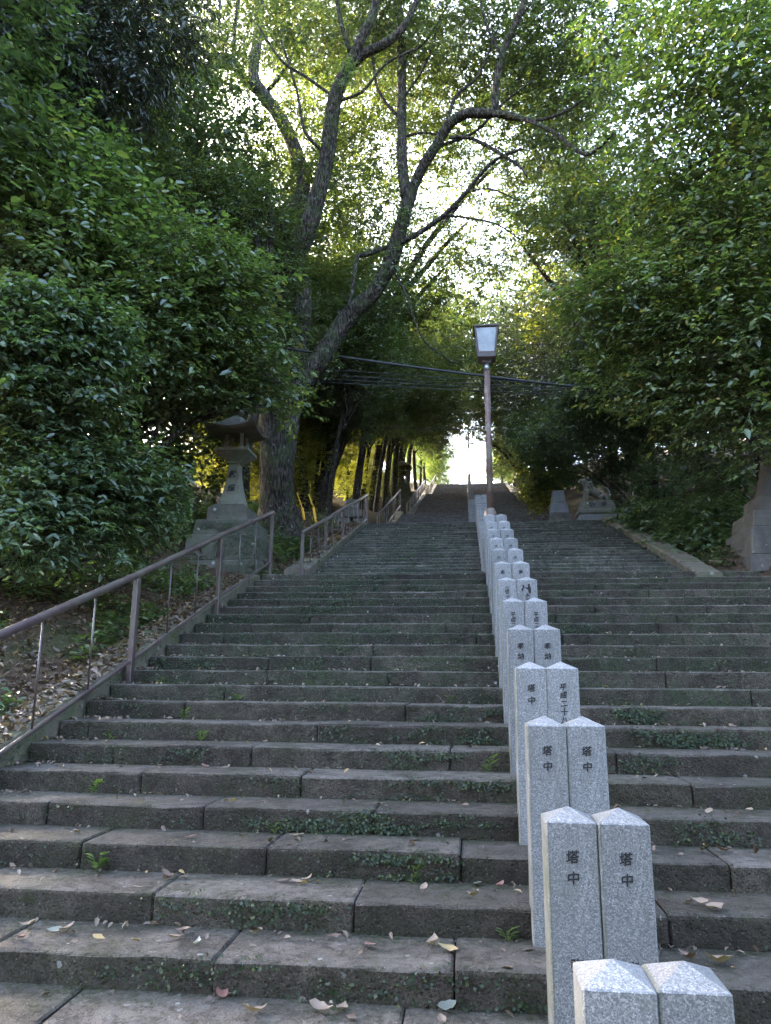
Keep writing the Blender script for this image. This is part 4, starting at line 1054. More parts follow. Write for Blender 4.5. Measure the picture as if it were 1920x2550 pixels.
# ---- dark branches hanging in at the top left corner
under('overhanging_evergreen', 'dark evergreen with drooping narrow leaves hanging in at the top left corner', 'tree', -9.0, 7.5, 4,
      [(40, 40, 8.2, 1.0, 1), (160, 50, 8.4, .9, 1), (280, 80, 8.8, .8, 1), (200, 150, 8.6, .8, 1), (90, 140, 8.2, .8, 1), (330, 20, 8.8, .7, .8), (20, 220, 8.2, .6, .7), (130, 240, 8.5, .55, .6), (290, 190, 9, .5, .6), (370, 120, 9.2, .5, .5), (100, -60, 8, 1.0, .8), (300, -60, 8.5, .9, .8)], 26, 2600, 9, .13, .27, M['leaf_dark'], tl=.55, cl=13, pl=.9, droop=.9, r0=.14, far=1.3)

# ---- right side
under('pale_green_maple', 'pale green tree with soft leaves hanging in at the upper right', 'tree', 6.6, 9.6, 6,
      [(1560, 60, 9, .9, 1), (1640, 180, 8.8, .9, 1), (1500, 170, 9.4, .8, 1), (1600, 320, 9, .85, 1), (1480, 300, 9.6, .75, 1), (1660, 420, 8.8, .8, 1), (1400, 60, 9.6, .75, .8), (1540, 430, 9.4, .75, 1), (1400, 380, 10, .6, .8), (1330, 250, 10.2, .5, .4), (1440, 480, 9.8, .6, .9), (1640, 540, 9, .7, 1), (1500, 540, 9.6, .65, 1), (1700, 60, 8.6, 1, .8), (1360, 460, 10.4, .5, .6), (1430, 230, 10, .6, .5)], 31, 2200, 9, .105, .5, M['leaf_maple'], tl=.7, r0=.09, cl=17, pl=.92, flat=.85, far=1.3, extra=260)
under('leafy_maple', 'green tree spreading low branches over the right side of the stairs', 'tree', 6.3, 11.2, 6,
      [(1300, 640, 10.6, .42, 1), (1380, 620, 10.4, .5, 1), (1480, 640, 10.2, .6, 1), (1580, 640, 10, .65, 1), (1340, 700, 10.8, .42, .9), (1430, 730, 10.6, .55, 1), (1540, 750, 10.2, .6, 1), (1630, 740, 10, .65, 1), (1360, 800, 11.2, .45, .8), (1460, 830, 10.8, .55, 1), (1580, 850, 10.4, .6, 1), (1650, 930, 10.2, .5, .7), (1490, 900, 11, .35, .5), (1380, 860, 11.6, .35, .4), (1310, 800, 11.8, .3, .4), (1250, 640, 10.8, .2, .3), (1230, 660, 10.8, .15, .2)], 32, 1950, 9, .10, .52, M['leaf_maple'], tl=.65, r0=.08, cl=17, pl=.92, flat=.85, far=1.2, extra=240)
under('dark_evergreen', 'dark evergreen behind the right-hand foliage above the lion-dog', 'tree', 8.0, 17.5, 5,
      [(1400, 700, 17, 1.4, 1), (1500, 800, 16, 1.3, 1), (1330, 820, 18, 1.2, 1), (1440, 880, 18, 1.0, 1), (1600, 850, 16, 1.1, 1), (1310, 890, 19, 1.0, 1), (1440, 960, 19.5, .7, .6), (1530, 960, 17, .7, .6), (1600, 700, 15.5, 1.4, 1), (1260, 880, 20, .8, .7)], 33, 6000, 8, .11, .45, M['leaf_ever'], six=False, tl=.5, r0=.16)
under('dark_round_shrub', 'dark glossy shrub crowding the lion-dog and the stepped monument', 'shrub', 5.6, 22.6, 5,
      [(1230, 940, 23.5, 1.0, 1), (1290, 940, 24.5, .9, 1), (1180, 960, 25, .9, 1), (1350, 980, 24.5, .8, 1), (1250, 1010, 24.5, .7, .8), (1200, 1020, 26, .7, .8), (1430, 1040, 23, .7, .8), (1150, 930, 27, .9, .8), (1340, 1030, 25, .6, .7)], 34, 5200, 8, .085, .48, M['leaf_shrub'], six=False, tl=.36, r0=.06)
under('golden_shrub', 'sun-touched yellowing shrub left of the stepped monument', 'shrub', 3.75, 27.2, 3,
      [(1165, 1065, 27, .55, 1), (1185, 1040, 27.3, .5, 1), (1150, 1040, 27.8, .5, .8), (1140, 1000, 28.5, .5, .6), (1175, 1090, 26.6, .35, .6)], 35, 1300, 8, .09, .5, M['leaf_gold'], six=False, tl=.3, r0=.03)
under('bank_shrub', 'low leafy ground shrub on the dark right bank beside the pale kerb', 'shrub', 4.9, 16.5, 3,
      [(1420, 1130, 17, .5, 1), (1480, 1150, 16, .45, 1), (1520, 1180, 15, .4, 1), (1450, 1190, 15.5, .35, .8), (1540, 1130, 15.5, .5, 1), (1380, 1110, 18.5, .45, .8), (1500, 1215, 14.2, .25, .5), (1560, 1060, 16, .5, .8)], 36, 1300, 7, .11, .5, M['leaf_shrub'], tl=.3, r0=.025)

under('tall_broadleaf', 'tall light-leaved tree filling the sky behind the forked tree', 'tree', -5.6, 25.5, 5,
      [(760, 200, 24, 1.9, 1), (850, 330, 25, 1.7, .8), (820, 480, 25, 1.6, 1), (720, 420, 24, 1.6, 1), (900, 120, 24, 1.7, .8), (915, 520, 26, 1.3, .8), (770, 600, 25, 1.5, 1), (880, 640, 26, 1.3, 1), (960, 680, 27, 1.2, .9), (985, 250, 25, 1.2, .5), (940, 400, 26, .9, .35), (650, 300, 24, 1.6, .9), (690, 540, 25, 1.5, 1), (620, 620, 24, 1.3, .9), (960, 580, 27, .8, .35), (700, 80, 23, 1.8, .9), (1010, 480, 26, 1.0, .7), (1060, 400, 25, 1.0, .65), (1000, 360, 26, 1.0, .8), (1045, 560, 27, 1.0, .9), (1105, 470, 26, .9, .6), (1000, 600, 28, 1.1, .9), (1090, 340, 25, .9, .7), (930, 260, 25, 1.1, .8), (800, 130, 24, 1.4, .8)], 41, 8600, 9, .125, .45, M['leaf_camphor'], six=False, tl=.6, r0=.2, cl=16, pl=.84)
under('warm_leaved_tree', 'warm green tree behind the lamp on the right bank, catching sun', 'tree', 6.6, 27.0, 5,
      [(1180, 420, 26, 1.5, 1), (1230, 330, 25, 1.5, 1), (1220, 520, 26, 1.2, .8), (1130, 240, 25, 1.3, .6), (1260, 480, 25, 1.4, 1), (1085, 170, 25, 1.2, .6), (1220, 200, 24, 1.5, .9), (1320, 400, 24, 1.5, 1), (1120, 520, 27, .7, .2)], 42, 4000, 9, .125, .45, M['leaf_camphor'], six=False, tl=.6, r0=.2, cl=16, pl=.84)

under('far_overhanging_tree', 'far tree closing over the stairs just above the bright gap', 'tree', 5.3, 58.0, 4,
      [(1010, 905, 58, 1.5, 1), (1050, 885, 57, 1.5, 1), (1085, 930, 58, 1.4, 1), (960, 900, 60, 1.5, 1), (930, 940, 60, 1.3, 1), (1105, 975, 60, 1.2, 1), (990, 860, 56, 1.6, 1), (1085, 1000, 62, 1.0, 1), (1020, 945, 60, 1.0, .8), (950, 975, 62, 1.0, .9), (940, 1010, 64, .7, .6), (1075, 960, 60, .9, .8)], 43, 2600, 9, .17, .45, M['leaf_camphor'], six=False, tl=.7, r0=.16, cl=14, pl=.85)

# ---- forest trees: a few kinds, copied
def kind_tree(seed, h, cr, mat, leaf, nt, per, bark, lean=0.0, cz=0.66, flat=.8, slim=1.0, W=.45):
    rg = random.Random(seed); rs = np.random.RandomState(seed)
    r0 = .16 * h / 10 * slim
    top = Vector((lean * h, 0, h * .9)); pts = [Vector((0, 0, -.5)), Vector((lean * h * .15 + rg.uniform(-.15, .15), rg.uniform(-.15, .15), h * .3)), Vector((lean * h * .5 + rg.uniform(-.25, .25), rg.uniform(-.25, .25), h * .6)), top]
    mb = MB(); P, rr = smooth_path(pts, [r0 * 1.25, r0 * .85, r0 * .6, r0 * .15], 5); mb.tube(P, rr, 9, True, True, .12, seed)
    bl = []
    nb = 9
    for i in range(nb):
        a = i * 2.4 + rg.uniform(-.4, .4); rad = cr * rg.uniform(.35, .8); zc = h * cz + (i / nb - .5) * h * (1 - cz) * 1.5 + rg.uniform(-.4, .4)
        ax = lean * zc
        c = Vector((ax + math.cos(a) * rad, math.sin(a) * rad, zc)); q = cr * rg.uniform(.42, .62)
        bl.append((c, (q, q, q * flat), q * q))
        k0 = Vector((lean * zc * .8, 0, zc * .72)); m_ = k0.lerp(c, .5) + Vector((0, 0, .25))
        P, rr = smooth_path([k0, m_, c], [r0 * .42, r0 * .28, r0 * .08], 3); mb.tube(P, rr, 6, False, True)
    bl.append((Vector((lean * h, 0, h * .93)), (cr * .5, cr * .5, cr * .4), cr * cr * .3))
    tm = bpy.data.meshes.new('trunk'); tm.from_pydata(mb.v, [], mb.f); tm.polygons.foreach_set('use_smooth', mb.sm); tm.update(); tm.materials.append(M[bark])
    Pp, D, N, L, A, B = foliage(rs, bl, nt, per, leaf, W, tl=.6, droop=.3, shell=.4)
    cm = leaf_mesh('crown', Pp, D, N, L, W, False, .16, mat)
    return tm, cm
KT = {
    'ever': kind_tree(51, 11, 3.2, M['leaf_ever'], .16, 4200, 9, 'bark_d'),
    'camph': kind_tree(52, 13, 3.6, M['leaf_camphor'], .15, 4200, 9, 'bark', .05),
    'slim': kind_tree(53, 11, 2.4, M['leaf_camphor'], .14, 2300, 8, 'bark_d', .22, .8, .7, .8),
    'gold': kind_tree(54, 10, 2.8, M['leaf_gold'], .14, 3000, 9, 'bark', .0),
    'maple': kind_tree(55, 9, 2.8, M['leaf_maple'], .13, 3200, 9, 'bark'),
    'arch': kind_tree(57, 13, 3.7, M['leaf_camphor'], .15, 4600, 9, 'bark', .27, .68, .7),
    'round': kind_tree(56, 13, 3.9, M['leaf_blue'], .15, 7000, 9, 'bark_d', 0, .6, .95),
}
NAMES = {'ever': 'evergreen_tree', 'camph': 'camphor_tree', 'slim': 'leaning_tree', 'gold': 'yellowing_tree', 'maple': 'forest_maple', 'round': 'round_evergreen', 'arch': 'arching_forest_tree'}
def put(kind, x, y, rz, s, label, group, zo=0.0, sz=1.0):
    tm, cm = KT[kind]
    e = empty(NAMES[kind], (x, y, terrain(x, y) + zo), rz); e.scale = (s, s, s * sz)
    tag(e, label, 'tree', group); WOODS.setdefault(label, []).append(e)
    link(bpy.data.objects.new('trunk', tm), e); c = link(bpy.data.objects.new('crown', cm), e); c['kind'] = 'stuff'
rg = random.Random(77)
LBL = {'ever': 'dark evergreen', 'camph': 'light-leaved broadleaf', 'gold': 'yellow-leaved', 'maple': 'pale green', 'slim': 'slender leaning', 'round': 'dense round-crowned', 'arch': 'overarching light-leaved'}
ORDN = ['nearest', 'second nearest', 'third nearest', 'fourth nearest', 'fifth nearest', 'sixth nearest', 'seventh nearest', 'eighth nearest', 'ninth nearest', 'tenth nearest']
WOODS = {}
def forest(side, spots):
    for (k, x, y, s) in spots:
        where = ('left bank' if side < 0 else 'right bank'); far = 'near' if y < 20 else ('middle' if y < 40 else 'far')
        put(k, x, y, rg.uniform(0, 6.28) if k != 'slim' else rg.uniform(-1.1, .9), s, '%s tree in the %s %s woods' % (LBL[k], far, where), '%s trees, %s %s' % (LBL[k], far, where))
forest(-1, [('ever', -10, 8, 1.0), ('camph', -9.5, 13.5, 1.0), ('ever', -8.6, 17.5, .95), ('ever', -13.5, 11, 1.1), ('round', -14, 17, 1.0), ('camph', -11.5, 22, 1.0), ('ever', -8.5, 24, .8), ('gold', -13, 27, 1.0), ('round', -17, 24, 1.05), ('ever', -9.5, 30, .9), ('gold', -9, 37, .9), ('ever', -8, 44, .9), ('camph', -10, 52, 1.0), ('gold', -7.5, 60, .9), ('camph', -9, 70, 1.0), ('ever', -14, 58, 1.1), ('round', -24, 28, 1.2), ('camph', -6.5, 20.8, .8), ('gold', -6.8, 28.5, .7), ('gold', -8.4, 33.5, .75), ('round', -30, 52, 1.2), ('round', -21, 60, 1.2), ('maple', -6.2, 49, .7)])
forest(-1, [('slim', -4.6, 23.2, .75), ('slim', -5.3, 25.5, .85), ('slim', -4.3, 27.5, .8), ('slim', -6.0, 29.0, .9), ('slim', -4.8, 31.0, .85), ('slim', -4.4, 34.5, .85), ('slim', -5.4, 37.0, .9), ('slim', -4.6, 40.0, .85), ('slim', -4.5, 46.0, .9), ('slim', -6.2, 22.0, .8), ('slim', -5.0, 54.0, .9), ('slim', -6.6, 25.0, .9), ('slim', -5.0, 24.2, .55), ('slim', -5.8, 27.0, .6), ('slim', -4.7, 29.4, .55), ('slim', -6.8, 31.5, .7), ('slim', -5.2, 33.0, .6), ('slim', -7.5, 23.0, .65), ('slim', -4.2, 37.2, .6)])
forest(1, [('ever', 9.5, 14, 1.0), ('round', 11.5, 19, 1.0), ('round', 5.9, 29.5, 1.02), ('round', 7.4, 23.8, .8), ('ever', 9.5, 24.5, .95), ('gold', 7.4, 33, 1.4), ('camph', 12, 28, 1.1), ('round', 14, 35, 1.1), ('ever', 7.6, 39, .85), ('camph', 10, 43, 1.0), ('maple', 6.4, 47, .8), ('ever', 8.5, 53, .9), ('gold', 7, 60, .8), ('camph', 9, 67, 1.0), ('round', 14, 50, 1.1), ('round', 16, 24, 1.1), ('ever', 12, 9, 1.0), ('round', 15, 13, 1.0), ('maple', 6.8, 75, .8), ('round', 14, 64, 1.1), ('ever', 10.5, 4, .9)])
forest(-1, [('maple', -6, 78, .8), ('camph', -9, 84, 1.0), ('camph', -4.3, 42.5, .85), ('camph', -4.6, 50.5, .9), ('camph', -4.4, 63, .8)])
forest(-1, [('maple', -3.4, 76, .55), ('maple', -4.2, 66, .75), ('camph', -4.0, 70, .6)])
forest(1, [('camph', 4.6, 66, .75), ('gold', 4.6, 71, .65), ('maple', 3.5, 73, .4)])
forest(-1, [('maple', -3.1, 72.5, .42), ('maple', -3.9, 82, .9), ('camph', -4.6, 90, .8)])
forest(1, [('maple', 4.7, 82, .9), ('gold', 5.0, 90, .9)])
forest(1, [('gold', 3.6, 75, .5), ('camph', 4.9, 41, .85), ('ever', 5.2, 45.5, .8), ('camph', 4.9, 52, .9), ('camph', 4.8, 61, .8), ('maple', 4.7, 36, .75)])
for (x, y, s_, rz) in ((-4.9, 37.5, .95, .1), (5.2, 43, .95, 3.2), (-4.9, 48, 1.0, .2), (5.0, 54, .95, 3.0), (-5.0, 60, .9, 0), (7.4, 37, .9, 3.5)):
    put('arch', x, y, rz, s_, 'light-leaved tree leaning over the upper stairs from the %s, %s' % ('left' if x < 0 else 'right', 'lower down' if y < 45 else 'higher up'), 'trees arching over the upper stairs')
for (x, y, s_) in ((-6.4, 24.5, .55), (-7.2, 27, .6), (-7.4, 30.5, .6), (-6.6, 33.5, .6), (-8.6, 24, .6), (-6.2, 37.5, .6), (-6.5, 41, .6), (-9.4, 28, .65), (-5.6, 45, .5)):
    put('gold', x, y, rg.uniform(0, 6.28), s_, 'low yellow-leaved tree glowing between the slender leaning trunks', 'low yellow trees behind the leaning trunks', -1.6)
for (k, x, y, s_) in (('round', -13, -12, 1.1), ('round', -7, -16, 1.15), ('round', 0, -18, 1.25), ('round', 7, -16, 1.2), ('round', 14, -11, 1.1), ('ever', -4, -22, 1.4), ('ever', 4, -23, 1.4)):  # unseen trees added behind the camera to keep low sky light off the risers
    put(k, x, y, rg.uniform(0, 6.28), s_, '%s tree added unseen behind the camera to block low sky light' % LBL[k], '%s trees added behind the camera to block low sky light' % LBL[k])

for lb, es in WOODS.items():
    if len(es) > 1:
        for i, e in enumerate(sorted(es, key=lambda q_: q_.location.y)):
            e['label'] = lb + ', ' + (ORDN[i] if i < len(ORDN) else ('%dth nearest' % (i + 1))) + ' of them'

# ------------------------------------------------------------------ ground vegetation and litter
def scatter(name, label, rs, pts, Ll, W, mat, tilt, six=False, lift=.004, cat=None):
    P = np.array(pts); n = len(P)
    a = rs.random(n) * 6.283
    D = np.stack([np.cos(a), np.sin(a), rs.normal(size=n) * tilt], 1); N = np.stack([rs.normal(size=n) * tilt, rs.normal(size=n) * tilt, np.ones(n)], 1)
    P = P + np.array([0, 0, lift]) - D * Ll * .5
    me = leaf_mesh(name, P, D, N, Ll * (.6 + .8 * rs.random(n)), W, six, .3, mat, .12)
    o = bpy.data.objects.new(name, me); link(o); tag(o, label, cat, None, 'stuff'); return o
rs = np.random.RandomState(9); pts = []
for i in range(19000):
    y = 3 + 18 * rs.random() ** 1.2; x = -3.88 - 3.2 * rs.random() ** 1.4 if y < 12.6 else -3.15 - 3.2 * rs.random() ** 1.4
    if y < 12.6 and rs.random() < .17: x = -3.5 - .34 * rs.random()
    elif y > 13 and y < 20 and rs.random() < .18: x = -2.78 - .34 * rs.random()
    on1 = -3.86 < x < -3.475 and 4.2 < y < 11.6; on2 = -3.13 < x < -2.755 and Y2 < y < 19.3
    z_ = kz(y) + .012 if on1 else (kz2(y) + .012 if on2 else terrain(x, y) + .015)
    pts.append((x, y, z_ + rs.random() * .02))
for i in range(3500):
    y = 13 + 9 * rs.random(); x = 4.0 + 2.6 * rs.random() ** 1.3; pts.append((x, y, terrain(x, y) + .02))
scatter('leaf_litter', 'brown dead leaves covering the banks and kerbs', rs, pts, .062, .55, M['litter'], .4, True)
# ground cover
pl_ = []
for i in range(4200):
    y = 4 + 15 * rs.random() ** 1.3; x = (-3.95 if y < 12.6 else -3.3) - 3.0 * rs.random() ** 1.2
    if mnoise.noise((x * .8, y * .8, 1.0)) < .02: continue
    pl_.append((x, y, terrain(x, y)))
for i in range(500):
    y = 13 + 8 * rs.random(); x = 4.05 + 2.2 * rs.random(); pl_.append((x, y, terrain(x, y)))
q = np.array(pl_); m = 8
P = np.repeat(q, m, 0); n = len(P); a = rs.random(n) * 6.283
hgt = np.repeat(.03 + .30 * rs.random(len(q)) ** 1.6, m) * rs.random(n)
D = np.stack([np.cos(a), np.sin(a), .15 + .3 * rs.normal(size=n)], 1); N = np.stack([rs.normal(size=n) * .35, rs.normal(size=n) * .35, np.ones(n)], 1)
P = P + np.stack([np.cos(a) * .04, np.sin(a) * .04, hgt], 1)
o = bpy.data.objects.new('ground_cover', leaf_mesh('ground_cover', P, D, N, .095 * (.6 + .8 * rs.random(n)), .45, True, .16, M['leaf_shrub'])); tag(link(o), 'low green plants growing over the banks', None, None, 'stuff')

# small-leaved creeper on the risers and on the lantern pedestal
P = []; Nn = []
def riser_patch(k, xa, xb, dens, second=False):
    Yf = (Y2 + (k - 1) * RUN2) if second else (Y0 + (k - 1) * RUN); z0 = (Z1 + (k - 1) * RISE2) if second else (k - 1) * RISE; hh = RISE2 if second else RISE
    n = int((xb - xa + .7) * dens * 1.35)
    for i in range(n):
        x = xa - .35 + (xb - xa + .7) * rs.random(); u = rs.random()
        w_ = abs(2 * (x - xa) / (xb - xa) - 1)
        dn = mnoise.noise((x * 3.1, k * 3.7, u * 1.6)) + .55 * mnoise.noise((x * 9, k * 5.1, u * 3.5)) + .34 - w_ ** 2 * .75
        if dn < rs.random() * .75: continue
        if u < .94: P.append((x, Yf - .012 - .012 * rs.random(), z0 + hh * (.06 + .92 * u))); Nn.append((0, -1, .35))
        else: P.append((x, Yf + .05 * rs.random(), z0 + hh + .008)); Nn.append((0, -.2, 1))
xo = x_on
for k, sa, sb, dn in ((4, 515, 1290, 1700), (3, 800, 1160, 900), (5, 930, 1290, 900), (6, 940, 1270, 900), (7, 1000, 1270, 1100), (8, 1000, 1265, 900), (8, 1500, 1720, 1000), (7, 1500, 1915, 1300), (6, 1520, 1700, 700), (4, 1630, 1900, 600), (11, 360, 640, 700), (13, 480, 760, 500), (15, 520, 700, 800), (16, 700, 900, 900), (17, 560, 1230, 900), (18, 660, 900, 900), (19, 620, 1200, 1000), (20, 640, 1100, 900), (18, 1350, 1500, 800), (14, 1380, 1560, 900)):
    riser_patch(k, xo(k, sa), xo(k, sb), dn)
for k in range(1, 20):
    riser_patch(k, -2.6 + rs.random() * 1.5, .2 - rs.random(), 420, True)
for k in range(1, 22):
    for q_ in range(3):
        a_ = XL1 + 2.9 * rs.random(); riser_patch(k, a_, a_ + .6 + 1.2 * rs.random(), 210)
    a_ = 0.9 + 2.2 * rs.random(); riser_patch(k, a_, a_ + .5 + rs.random(), 180)
# inner face and lip of the near kerb
for i in range(5200):
    y = 4.3 + 7.6 * rs.random() ** 1.2; u = rs.random()
    if mnoise.noise((y * 1.7, u * 1.5, 12.)) + .35 * mnoise.noise((y * 7, u * 3, 2.)) < rs.random() * .55 - .1: continue
    if u < .7: P.append((-3.468 + .012 * rs.random(), y, kz(y) - .24 * rs.random())); Nn.append((1, -.2, .4))
    else: P.append((-3.48 - .2 * rs.random() ** 2, y, kz(y) + .012)); Nn.append((.1, 0, 1))
# lantern pedestal face
for i in range(5200):
    x = -5.0 + 1.3 * rs.random(); zc = 3.15 + 1.0 * rs.random()
    if mnoise.noise((x * 2, zc * 2, 5)) < -.15 + max(0, -4.4 - x): continue
    yf = 13.42 - (.74 if zc < 3.42 else .65 if zc < 3.9 else .555); 
    P.append((x, yf - .015 - .02 * rs.random(), zc)); Nn.append((0, -1, .3))
for i in range(1500):
    y = 12.8 + 1.2 * rs.random(); zc = 3.15 + .7 * rs.random(); xf = -4.40 + (.74 if zc < 3.42 else .65)
    if mnoise.noise((y * 2, zc * 2, 9)) < -.05: continue
    P.append((xf + .015, y, zc)); Nn.append((1, 0, .3))
P = np.array(P); n = len(P); Nv = np.array(Nn) + rs.normal(size=(n, 3)) * .35
D = rs.normal(size=(n, 3)); D[:, 2] -= .5; D -= unit(Nv) * (D * unit(Nv)).sum(1, keepdims=True)
o = bpy.data.objects.new('creeper', leaf_mesh('creeper', P, D, Nv, .016 * (.5 + 1.1 * rs.random(n)), .8, False, .1, M['ivy'])); tag(link(o), 'small-leaved creeper clinging to the risers and pedestal', None, None, 'stuff')

# fallen leaves on the treads: many small ones as stuff, the big near ones one by one
pts = []
for k in range(-2, N1 + 1):
    for i in range(120 if k > 0 else 55):
        x = XL1 + (XR1 - XL1) * rs.random(); u = 1 - rs.random() ** 2.6 * .8 if rs.random() < .82 else rs.random()
        if mnoise.noise((x * 1.4, k * 2.3, 4.0)) < -.1 and rs.random() < .7: continue
        if abs(x - PX) < .22: continue
        pts.append((x, Y0 + (k - 1) * RUN + .03 + (RUN - .06) * u, k * RISE + .006))
for k in range(1, N2 + 1):
    for i in range(30):
        x = XL2 + (XR2 - XL2) * rs.random(); pts.append((x, Y2 + (k - 1) * RUN2 + .03 + (RUN2 - .06) * rs.random(), Z1 + k * RISE2 + .006))
for i in range(520):
    k = rs.randint(1, 18); pts.append((XL1 + .45 * rs.random() ** 2, Y0 + (k - 1) * RUN + .12 + .28 * rs.random(), k * RISE + .008))
scatter('fallen_leaves', 'small brown and yellow leaves scattered over the treads', rs, pts, .042, .5, M['litter'], .5, True, .006)
cols = {'russet red': (.17, .058, .035), 'tan': (.22, .145, .09), 'dull brown': (.12, .065, .04), 'yellow': (.26, .175, .05), 'pale grey-green': (.19, .195, .145)}
ML = {k: mat_one_leaf(k.replace(' ', '_') + '_leaf', v) for k, v in cols.items()}
def x_at(sx, sy, z_):
    d = c_f + c_r * ((sx - 960) / 1864.6) - c_u * ((sy - 1275) / 1864.6); return CAM + d * ((z_ - H) / d.z)
big = [(555, 2478, 0, 'russet red', .11), (635, 2520, 0, 'tan', .13), (800, 2515, 0, 'tan', .12), (852, 2512, 0, 'tan', .11), (875, 2532, 0, 'dull brown', .09), (1108, 2512, 0, 'pale grey-green', .12), (1100, 2545, 0, 'tan', .08), (920, 2352, 1, 'russet red', .12), (1080, 2348, 1, 'tan', .12), (1115, 2362, 1, 'yellow', .11), (830, 2332, 1, 'dull brown', .08), (635, 2322, 1, 'tan', .08), (455, 2318, 1, 'dull brown', .09), (492, 2347, 1, 'pale grey-green', .08), (435, 2335, 1, 'tan', .09), (247, 2333, 1, 'yellow', .08), (55, 2335, 1, 'russet red', .09), (70, 2303, 1, 'tan', .09), (165, 2313, 1, 'tan', .10), (130, 2320, 1, 'pale grey-green', .10), (742, 2200, 2, 'tan', .10), (765, 2190, 2, 'tan', .09), (705, 2192, 2, 'dull brown', .09), (420, 2184, 2, 'dull brown', .12), (1055, 2215, 2, 'tan', .09), (1175, 2230, 2, 'tan', .08), (1190, 2200, 2, 'pale grey-green', .10), (1245, 2205, 2, 'russet red', .08), (345, 2208, 2, 'tan', .07), (738, 2080, 3, 'tan', .10), (475, 2083, 3, 'russet red', .08), (1035, 2090, 3, 'dull brown', .09), (435, 2093, 3, 'yellow', .07), (1775, 2262, 2, 'tan', .13), (1740, 2245, 2, 'tan', .10), (1790, 2395, 1, 'tan', .16), (1715, 2387, 1, 'dull brown', .12), (1765, 2020, 4, 'tan', .10), (1865, 2018, 4, 'tan', .09), (1610, 2022, 4, 'yellow', .08), (1800, 2118, 3, 'dull brown', .09), (510, 1907, 5, 'russet red', .11), (560, 1910, 5, 'dull brown', .09)]
for i, (sx, sy, k, cn, L_) in enumerate(big):
    p = x_at(sx, sy, k * RISE + .012); rg = random.Random(i)
    a = rg.uniform(0, 6.28); L_ *= .95
    n_ = 7; vs = []; fs = []
    cu = rg.uniform(.1, .7)
    for j in range(n_):
        u = j / (n_ - 1); w = L_ * .25 * (math.sin(math.pi * min(1, (u ** .8) * .97 + .03)) ** 1.15 + rg.uniform(-.09, .09)); zc = cu * L_ * (u - .5) ** 2 * 1.6
        vs += [((u - .5) * L_, -w, zc + w * cu), ((u - .5) * L_, 0, zc), ((u - .5) * L_, w, zc + w * cu * rg.uniform(.3, 1.6))]
    for j in range(n_ - 1):
        for s in (0, 1):
            fs.append((j * 3 + s, j * 3 + s + 1, (j + 1) * 3 + s + 1, (j + 1) * 3 + s))
    mb = MB().add(vs, fs, True); o = mb.build('fallen_leaf', ML[cn]); o.location = p; o.rotation_euler = (rg.uniform(-.2, .2), rg.uniform(-.2, .2), a)
    st_n = {0: 'lowest visible tread', 1: 'first step', 2: 'second step', 3: 'third step', 4: 'fourth step', 5: 'fifth step'}[k]
    tag(o, 'curled %s fallen leaf lying on the %s from the bottom' % (cn, st_n) if k else 'curled %s fallen leaf lying on the lowest visible tread' % cn, 'leaf', 'larger fallen leaves, %s' % st_n)

byl = {}
for o in [q_ for q_ in bpy.data.objects if q_.name.startswith('fallen_leaf') and 'category' in q_]: byl.setdefault(o['label'], []).append(o)
for lb, es in byl.items():
    if len(es) > 1:
        for i, o in enumerate(sorted(es, key=lambda q_: q_.location.x)):
            o['label'] = lb.replace('curled ', '').replace(' from the bottom', '') + ', ' + ['leftmost', 'second', 'third', 'fourth', 'fifth', 'sixth', 'seventh', 'eighth'][i] + (' of its colour' if i == 0 else ' of its colour from the left')

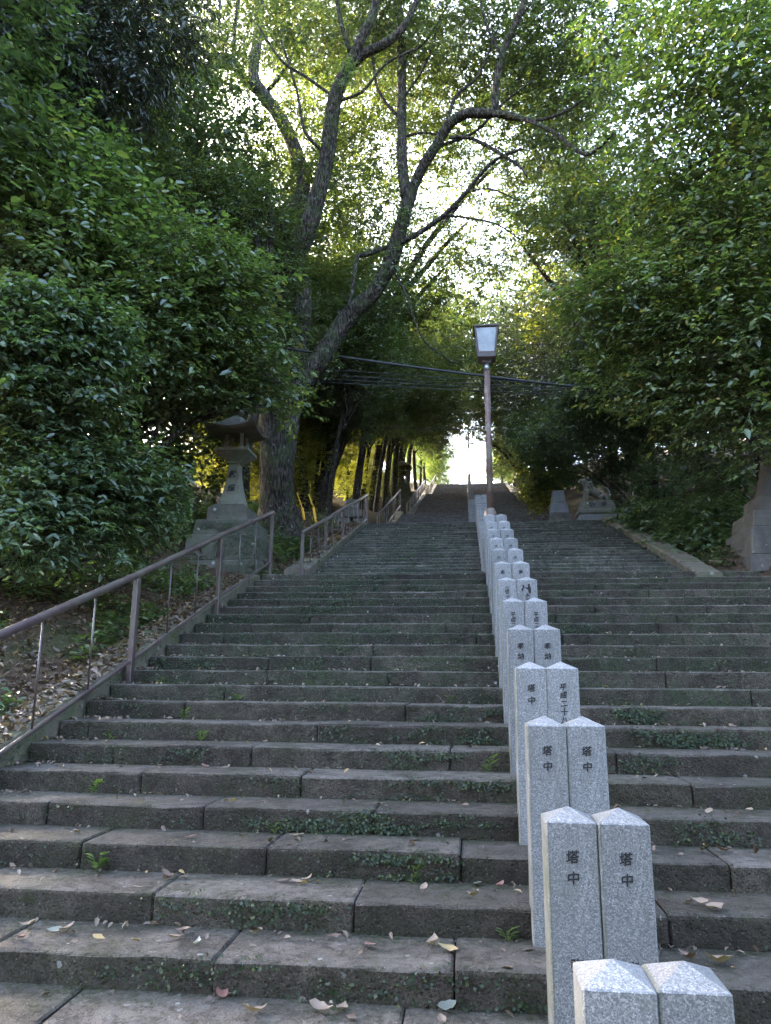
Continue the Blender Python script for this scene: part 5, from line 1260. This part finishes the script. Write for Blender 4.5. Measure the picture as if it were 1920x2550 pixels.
# little weeds rooted in the joints
wd = [(150, 2170, 2, .16, 'round-leaved', 'second'), (1020, 2185, 2, .15, 'narrow-leaved', 'second'), (1275, 2345, 1, .11, 'bright', 'first'), (165, 1965, 4, .13, 'feathery', 'fourth'), (640, 2075, 3, .09, 'two-leaved', 'third'), (1225, 1905, 5, .18, 'wispy', 'fifth'), (416, 1785, 7, .15, 'fern-like', 'seventh'), (560, 1738, 8, .1, 'low', 'eighth'), (365, 1690, 9, .12, 'rosette', 'ninth'), (1120, 1750, 8, .1, 'small', 'eighth'), (215, 1845, 6, .12, 'clover-like', 'sixth'), (455, 1835, 6, .12, 'sprawling', 'sixth')]
for i, (sx, sy, k, hgt, ad, st_n) in enumerate(wd):
    p = x_at(sx, sy, k * RISE + .005) if k * RISE < H - .15 else None
    yb = Y0 + k * RUN - .03
    p = Vector((x_on(k, sx), yb, k * RISE))
    rs2 = np.random.RandomState(200 + i); n = 12
    a = rs2.random(n) * 6.283; Pp = np.stack([np.cos(a) * .03 * rs2.random(n), -abs(np.sin(a)) * .04 * rs2.random(n), hgt * .55 * rs2.random(n)], 1)
    D = np.stack([np.cos(a), -abs(np.sin(a)) * .8, .5 + .4 * rs2.random(n)], 1); N = np.stack([-np.cos(a) * .4, .3 * np.ones(n), np.ones(n)], 1)
    e = tag(empty('weed', p), '%s green weed rooted at the back of the %s step' % (ad, st_n), 'weed')
    link(bpy.data.objects.new('leaves', leaf_mesh('leaves', Pp, D, N, hgt * (.22 + .3 * rs2.random(n)), (.62, .3, .45, .8)[i % 4], True, .2, M['leaf_shrub'])), e)
    A = np.zeros((n, 3)); link(bpy.data.objects.new('stalks', twig_mesh('stalks', A, Pp + 1e-4, .002, .001, M['leaf_under'])), e)
# bolder plants on the left bank behind the handrail
for i, (xd, yd, Y, sz, ad) in enumerate(((255, 1240, 8.6, .26, 'large-leaved seedling among the litter behind the handrail'), (150, 1400, 6.6, .2, 'fern-like seedling beside the mossy kerb'), (185, 1385, 6.8, .22, 'broad-leaved seedling beside the mossy kerb'), (612, 1205, 13.6, .3, 'strap-leaved plant between the lantern and the second handrail'), (655, 1160, 15, .3, 'grey-leaved plant behind the second handrail'))):
    p = at(xd, yd, Y); p.z = terrain(p.x, p.y)
    rs2 = np.random.RandomState(300 + i); n = 14; a = rs2.random(n) * 6.283
    Pp = np.stack([np.cos(a) * .05, np.sin(a) * .05, sz * rs2.random(n)], 1); D = np.stack([np.cos(a), np.sin(a), .25 + .3 * rs2.random(n)], 1); N = np.stack([-np.cos(a) * .3, -np.sin(a) * .3, np.ones(n)], 1)
    e = tag(empty('seedling', p), ad, 'plant')
    link(bpy.data.objects.new('leaves', leaf_mesh('leaves', Pp, D, N, sz * .75 * (.6 + .6 * rs2.random(n)), .42, True, .2, M['leaf_shrub'])), e)
    link(bpy.data.objects.new('stalks', twig_mesh('stalks', np.zeros((n, 3)), Pp + 1e-4, .004, .002, M['leaf_shrub'])), e)
